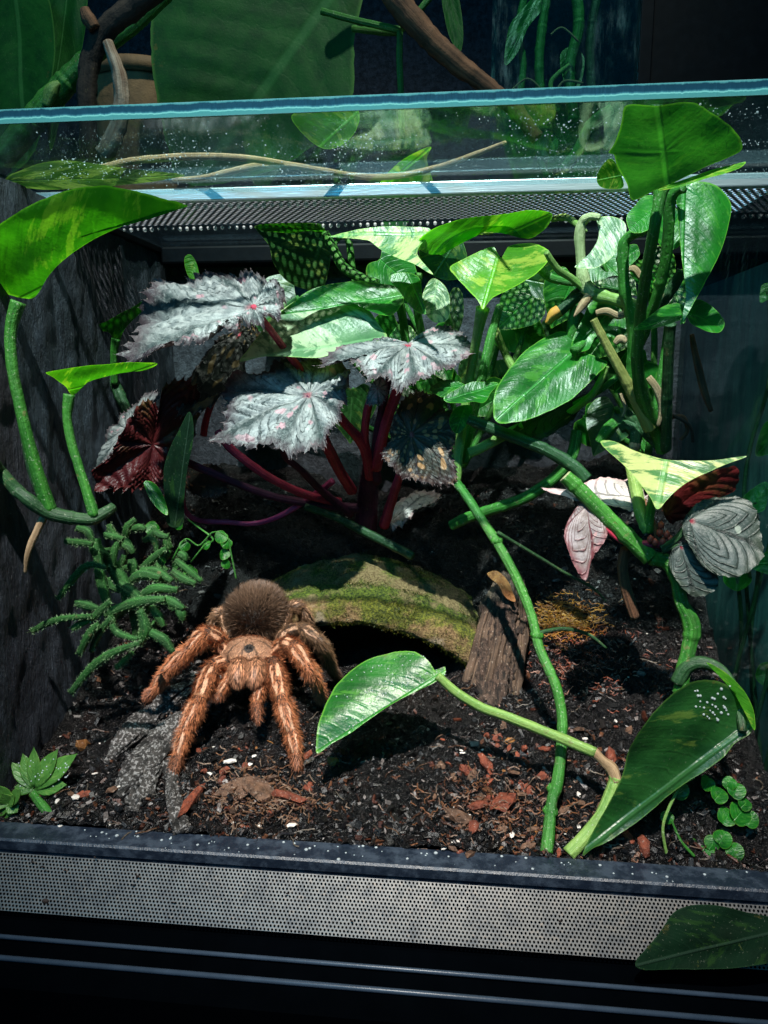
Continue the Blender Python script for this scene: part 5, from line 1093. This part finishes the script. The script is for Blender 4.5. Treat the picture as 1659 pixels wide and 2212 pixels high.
for q_, (pts, r) in enumerate([([gp(470, 1470, .004), gp(400, 1500, .005), gp(330, 1560, .004), gp(275, 1610, .003), gp(228, 1652, .001)], [.005, .0085, .0095, .0080, .002]),
               ([gp(450, 1535, .003), gp(390, 1580, .004), gp(345, 1625, .004), gp(295, 1675, .002), gp(255, 1720, .000)], [.005, .0090, .0105, .0085, .003]),
               ([gp(352, 1650, .002), gp(372, 1690, .003), gp(376, 1740, .003), gp(396, 1800, .001)], [.004, .0036, .0040, .0046]),
               ([gp(350, 1640, .000), gp(310, 1700, .001), gp(285, 1755, .000)], [.006, .0075, .004])]):
    bark('branch', pts, r, 'cork_grey', LG, amp=.42, seed=q_*3.1)
t = NT('bark_grain'); p = t.pos(); st = t.n('Mapping', {'Vector': p, 'Scale': (1, .5, .18)}).outputs[0]; n1 = t.noise(st, 420, 6, .7); n2 = t.noise(p, 700, 4, .7)
c = t.mix(t.step(n1, .38, .62), (.012, .008, .006), (.11, .065, .045)); c = t.mix(t.math('MULTIPLY', t.step(n2, .55, .66), t.step(n1, .45, .6)), c, (.34, .25, .20))
t.done(t.bsdf(c, .65, t.bump(t.math('ADD', n1, t.math('MULTIPLY', n2, .5)), 1.0, .003)))
TK = thing('bark_log', 'brown fibrous bark trunk right of the cave mouth', 'bark', ground(1085, 1500))
bark('trunk', [at(1100, 1235, .535), at(1092, 1300, .520), at(1080, 1380, .505), at(1068, 1450, .492), at(1055, 1540, .478)], [.008, .0135, .0150, .0145, .0165], 'bark_grain', TK, sides=64, n=18, amp=.30, flat=1.0)
for k in range(9):
    dx = (k-4)*13+rng.uniform(-5, 5); ptube('root_strand', [(1100+dx*.6, 1260, .522), (1090+dx*.9, 1340, .507-.002*(3-abs(k-3))), (1075+dx*1.05, 1430, .490-.002*(3-abs(k-3))), (1055+dx*1.3, 1525, .474)], [.002, .0030, .0032, .0026], MATS['bark_fibre'], TK, rough=.6)
OB = thing('bark_flake', 'bright orange bark flake leaning on the top of the fibrous trunk', 'bark', at(1085, 1265, .50))
poly_leaf(OB, [(1052, 1240), (1072, 1234), (1095, 1252), (1110, 1285), (1112, 1300), (1090, 1288), (1075, 1262)], (.1, -.8, .6), .505, (1055, 1240), (1110, 1298), 'bark_chip_orange', fold=.2, wave=.08, name='flake')
def tuft(name, label, cx, cy, sx, sy, n, cols, L, w=.00022):
    hv, hf, hc = [], [], []; th = thing(name, label, 'fibre', ground(cx, cy))
    for i in range(n):
        p = ground(cx+rng.normal(0, sx), cy+rng.normal(0, sy)); p = np.array(p)+np.array([0, 0, rng.uniform(0, .005)]); a = rng.uniform(0, 6.3); c = cols[rng.integers(len(cols))]; q = len(hv); l = rng.uniform(.4, 1)*L
        for k in range(5):
            s = np.array([-math.sin(a), math.cos(a), 0])*w; hv += [p+s, p-s, p+np.array([0, 0, w*2])]; hc += [(*c, 1)]*3
            p = p+np.array([math.cos(a)*l/4, math.sin(a)*l/4, rng.normal(0, .0009)]); a += rng.normal(0, .7)
        for k in range(4):
            b = q+3*k
            for x, y in ((0, 1), (1, 2), (2, 0)): hf.append((b+x, b+y, b+3+y, b+3+x))
    o = mesh_obj('fibres', hv, hf, MATS['litter'], th, smooth=False, cols=hc); o['kind'] = 'stuff'; return th
tuft('coir_tuft', 'tuft of orange coir fibre behind the trailing vine', 1220, 1345, 36, 20, 900, [(.42, .17, .02), (.55, .25, .04), (.30, .10, .02)], .010)
tuft('coir_tuft', 'scattered red-brown fibre on the slope below the orange tuft', 1260, 1430, 75, 40, 420, [(.30, .07, .03), (.20, .05, .03), (.40, .20, .14), (.12, .05, .04)], .008)
tuft('leaf_litter', 'tangle of brown shredded leaf litter in front of the tarantula', 560, 1725, 75, 35, 420, [(.16, .07, .035), (.24, .12, .065), (.07, .03, .02), (.30, .20, .14)], .009, .0003)
tuft('leaf_litter', 'brown shredded bark fibres in front of the trailing vine', 1090, 1750, 100, 45, 420, [(.16, .06, .03), (.24, .10, .045), (.07, .03, .02), (.28, .18, .13)], .008, .0003)
DLf = thing('dead_leaf', 'curled brown dead leaf lying between the tarantula front legs', 'leaf', ground(545, 1720))
poly_leaf(DLf, [(475, 1735), (490, 1700), (530, 1680), (575, 1690), (600, 1725), (590, 1760), (570, 1725), (535, 1705), (505, 1715)], (.0, -.6, .8), ground(540, 1715).y-.004, (480, 1730), (595, 1755), 'bark_chip_brown', fold=.3, wave=.10, name='blade')

# near-black leaf added to stand for a soft shadow on the front vent
SHADE_LEAF = thing('pothos_leaf', 'dark leaf shape added as a shadow on the front mesh at lower right', 'leaf', at(1500, 1880, .335))
poly_leaf(SHADE_LEAF, [(1372, 2088), (1420, 2020), (1462, 1966), (1530, 1954), (1620, 1972), (1710, 1996), (1720, 2060), (1610, 2088), (1480, 2094)], (-.05, -.80, .60), .315, (1690, 2010), (1378, 2084), 'blade_dark', fold=.12, wave=.04, name='blade')
ptube('petiole', [(1690, 2005, .316), (1730, 1970, .320), (1780, 1910, .33)], [.0014, .0016, .0018], MATS['stem_green'], SHADE_LEAF)

# ------------------------------------------------------------------ above and behind the tank
def twig(px, z, r, mat, name, label):
    o = tube(name, [atz(x, y, z) for x, y in px], r, MATS[mat], None, rough=.12); return tag(o, label, 'twig')
twig([(150, 384), (220, 362), (300, 346), (420, 338), (520, 341), (600, 352), (680, 366), (780, 381), (860, 380), (950, 360), (1030, 332), (1092, 308)], ZC+.0085, [.0016, .0018, .0020, .0019, .0018, .0018, .0018, .0018, .0018, .0016, .0014, .0010], 'twig_tan', 'dry_twig', 'long pale dry twig lying across the roof glass to its right end')
twig([(372, 388), (430, 386), (500, 370), (560, 358), (620, 357), (690, 368), (760, 380), (800, 386)], ZC+.0080, [.0014, .0017, .0018, .0020, .0020, .0018, .0016, .0012], 'twig_tan', 'dry_twig', 'shorter wavy dry twig below the long one on the roof glass')
RG1 = thing('pothos_leaf', 'pale translucent leaf lying on the roof glass at left', 'leaf', atz(200, 375, ZC+.008))
poly_leaf(RG1, [(10, 392), (60, 360), (130, 345), (200, 352), (270, 362), (350, 372), (398, 380), (330, 392), (250, 400), (160, 408), (80, 408)], (0, -.55, -.83), .435, (20, 392), (398, 380), 'pothos_silver', fold=.05, wave=.01, name='blade')
RG2 = thing('pothos_leaf', 'yellow variegated leaf on the roof glass above the vent rail', 'leaf', atz(870, 370, ZC+.01))
poly_leaf(RG2, [(818, 408), (840, 370), (880, 338), (930, 318), (922, 345), (935, 385), (945, 408), (880, 410)], (0, -.75, -.66), .478, (930, 320), (825, 408), 'pothos_yellow', fold=.2, name='blade')
RG3 = thing('pothos_leaf', 'bright green leaf tip hanging behind the glass edge below the big dark leaf', 'leaf', at(720, 260, .62))
poly_leaf(RG3, [(630, 250), (700, 240), (770, 235), (770, 280), (740, 312), (705, 322), (665, 300)], (.1, -.95, -.2), .62, (770, 245), (690, 318), 'pothos_bright', fold=.1, name='blade')

U1 = thing('philodendron_leaf', 'very large dark green leaf with pale midrib hanging behind the tank', 'leaf', at(560, -60, .80))
poly_leaf(U1, [(350, -90), (332, 60), (335, 170), (350, 260), (366, 330), (385, 385), (450, 402), (600, 365), (700, 300), (757, 230), (765, 100), (775, -90), (560, -140)], (.12, -.97, .1), .80, (720, -20), (420, 395), 'philodendron', fold=.10, wave=.015, N=8, K=18, name='blade')
ptube('petiole', [(720, -20, .79), (770, -120, .78)], [.006, .007], MATS['stem_green'], U1)
U2 = thing('philodendron_plant', 'thick green diagonal plant stalk crossing the upper left', 'plant', at(0, 350, .70))
ptube('stalk', [(-60, 420, .70), (30, 310, .70), (110, 215, .70), (200, 120, .70), (290, 55, .70), (370, -20, .70)], [.0115, .0115, .0110, .0085, .0062, .0055], MATS['stem_green'], U2, sides=14)
ptube('bud_scale', [(100, 230, .69), (112, 195, .69), (128, 178, .69)], [.004, .006, .002], MATS['stem_light'], U2)
def branch(pts, r, mat, label, **kw):
    o = ptube('branch', pts, r, MATS[mat], None, sides=14, n=10, rough=.18, **kw); return tag(o, label, 'branch')
branch([(185, 400, .66), (190, 320, .66), (188, 220, .66), (196, 130, .66), (232, 60, .66), (290, 15, .66), (360, -40, .66)], [.0075, .0078, .008, .0085, .009, .009, .009], 'bark_dark', 'dark curved branch arching at upper left')
branch([(222, 335, .64), (245, 300, .64), (262, 240, .64), (258, 165, .64), (232, 90, .64)], [.0075, .0075, .0065, .006, .004], 'bark_tan', 'pale peeling stick standing in front of the dark curved branch')
branch([(205, 62, .65), (192, 42, .65), (182, 20, .65)], [.005, .006, .004], 'bark_brown', 'short reddish branch stub at the top left')
branch([(830, -30, .72), (880, 30, .72), (930, 85, .72), (990, 140, .72), (1050, 185, .72), (1110, 235, .72), (1160, 300, .72)], [.009, .0105, .0095, .0085, .0075, .0068, .006], 'bark_brown', 'brown woody branch descending from the top centre')
U7 = thing('cactus_plant', 'thin forked green stem hanging at the top centre', 'cactus', at(862, 220, .74))
for pts in [[(694, 24, .74), (760, 42, .74), (830, 58, .74), (866, 66, .74)], [(864, 60, .74), (863, 130, .74), (866, 200, .74), (868, 300, .74)], [(866, 64, .74), (900, 30, .74), (940, -20, .74)], [(760, 62, .75), (830, 70, .75), (866, 70, .75)]]:
    ptube('stem_segment', pts, .0030, MATS['stem_green'], U7, rough=.15)
U8 = thing('flower_pot', 'ochre clay pot half hidden behind the big dark leaf', 'pot', at(300, 300, .92))
bm = bmesh.new(); c = at(318, 300, .92); pr = [(.055, -.06), (.060, .0), (.066, .05), (.066, .052), (.072, .052), (.072, .065), (.068, .067), (.060, .067), (.058, .04)]
pv = []; M = 40
V = [(c.x+r*math.cos(2*math.pi*k/M), c.y+r*math.sin(2*math.pi*k/M), c.z+z) for r, z in pr for k in range(M)]
F = [(i*M+k, i*M+(k+1) % M, (i+1)*M+(k+1) % M, (i+1)*M+k) for i in range(len(pr)-1) for k in range(M)]; bm.free()
mesh_obj('pot_wall', V, F, MATS['clay_outside'], U8)
for k, (pts, base, tp, Y, lab) in enumerate([
    ([(-60, -60), (40, -60), (110, 0), (130, 120), (105, 260), (60, 350), (-20, 380), (-80, 200)], (30, -60), (60, 350), .86, 'dark hanging leaf at the far upper left'),
    ([(110, -80), (180, -60), (190, 40), (170, 150), (130, 260), (105, 320), (100, 200), (105, 60)], (150, -70), (105, 320), .90, 'narrow dark leaf beside the curved branch at upper left'),
    ([(955, -20), (985, -20), (1000, 60), (995, 110), (975, 90), (960, 40)], (970, -20), (995, 110), .95, 'small dark leaf high between the branch and the glass tank')]):
    o = thing('philodendron_leaf', lab, 'leaf', at(*base, Y)); poly_leaf(o, pts, (.1*(k-1), -.97, .15), Y, base, tp, 'philodendron', fold=.15, name='blade')

# second glass tank behind, upper right
J = thing('glass_tank', 'second dark glass tank with green stems inside, upper right behind', 'tank', at(1220, 230, .80))
xa, xb = at(1062, 100, .80).x, at(1380, 100, .80).x; zb = at(1200, 420, .80).z
box('front_pane', xa, xb, .80, .804, zb, .62, MATS['glass_jar'], J); box('side_pane', xa, xa+.004, .8045, 1.02, zb, .62, MATS['glass_jar'], J); box('corner_post', xb, xb+.012, .796, .815, zb, .62, MATS['black_plastic'], J, .001)
box('side_panel', xb+.0125, xb+.30, .802, .812, zb, .62, MATS['black_plastic'], J); box('base', xa, xb, .805, 1.02, zb-.01, zb-.001, MATS['black_plastic'], J)
IN = thing('vine_plant', 'green stems and roots inside the second glass tank', 'plant', at(1180, 240, .90))
for pts, r, m in [([(1110, 260, .90), (1130, 150, .90), (1120, 60, .90), (1140, -30, .90)], .004, 'stem_green'), ([(1170, 250, .88), (1165, 120, .88), (1180, 0, .88)], .005, 'stem_green'), ([(1240, 260, .87), (1230, 150, .87), (1250, 60, .87), (1245, -20, .87)], .006, 'stem_green'),
                  ([(1205, 240, .86), (1190, 180, .86), (1230, 140, .86)], .0025, 'stem_light'), ([(1280, 250, .9), (1275, 100, .9), (1290, -10, .9)], .005, 'stem_dark'), ([(1200, 200, .85), (1220, 175, .85), (1260, 180, .85)], .0012, 'root_tan'), ([(1100, 200, .85), (1140, 170, .85), (1180, 200, .85), (1220, 190, .85)], .0010, 'root_tan'), ([(1190, 75, .85), (1215, 60, .85), (1250, 90, .85)], .0010, 'root_tan'), ([(1215, 370, .86), (1250, 320, .86), (1275, 270, .86), (1320, 235, .86)], .0055, 'stem_light'), ([(1160, 300, .86), (1165, 340, .86), (1180, 380, .86)], .003, 'stem_green')]:
    ptube('stem', pts, r, MATS[m], IN, rough=.2)
for pts, b, tp in [([(1100, 60), (1130, 20), (1160, -10), (1170, 20), (1140, 60), (1120, 110), (1090, 140)], (1165, -5), (1092, 138)), ([(1160, 300), (1185, 285), (1205, 305), (1195, 345), (1165, 340)], (1200, 290), (1165, 340)), ([(1210, 120), (1240, 100), (1262, 130), (1250, 190), (1220, 180)], (1240, 102), (1230, 188))]:
    poly_leaf(IN, pts, (0, -.97, .2), .89, b, tp, 'pothos_green', fold=.1)
# outside the right glass: teal panel, and leaves that imitate its green reflections
box('outer_panel', XR+.10, XR+.11, .30, 1.0, -.345, .11, MATS['panel_outside'], None)
tag(bpy.data.objects['outer_panel'], 'dark teal panel seen through the right glass wall', 'panel')
OP = thing('reflection_leaves', 'dim green leaves added outside the right glass wall as its reflections', 'plant', (XR+.05, .50, -.344))
for i in range(16):
    px, py = rng.uniform(1490, 1680), rng.uniform(480, 1500); Y = .50+rng.uniform(0, .06); r = rng.uniform(18, 45)
    if at(px, py, Y).x < XR+.012: continue
    a = rng.uniform(0, 6.3); poly_leaf(OP, [(px+r*math.cos(a+k)*(1.5 if abs(k) < .1 else .8), py+r*math.sin(a+k)*(1.5 if abs(k) < .1 else .8)) for k in (0, .9, 1.9, 3.1, 4.3, 5.4)], (-.4, -.9, rng.uniform(-.2, .4)), Y, (px-r*math.cos(a), py-r*math.sin(a)), (px+1.5*r*math.cos(a), py+1.5*r*math.sin(a)), 'pothos_green', fold=.15, K=6)
    c = at(px, py, Y); tube('stem', [c, c+Vector((.01, .01, -.06)), c+Vector((.0, .01, -.16)), Vector((XR+.05, .52, -.344))], .0015, MATS['stem_dark'], OP, sides=6)
print('LEAFLOG', LEAFLOG)
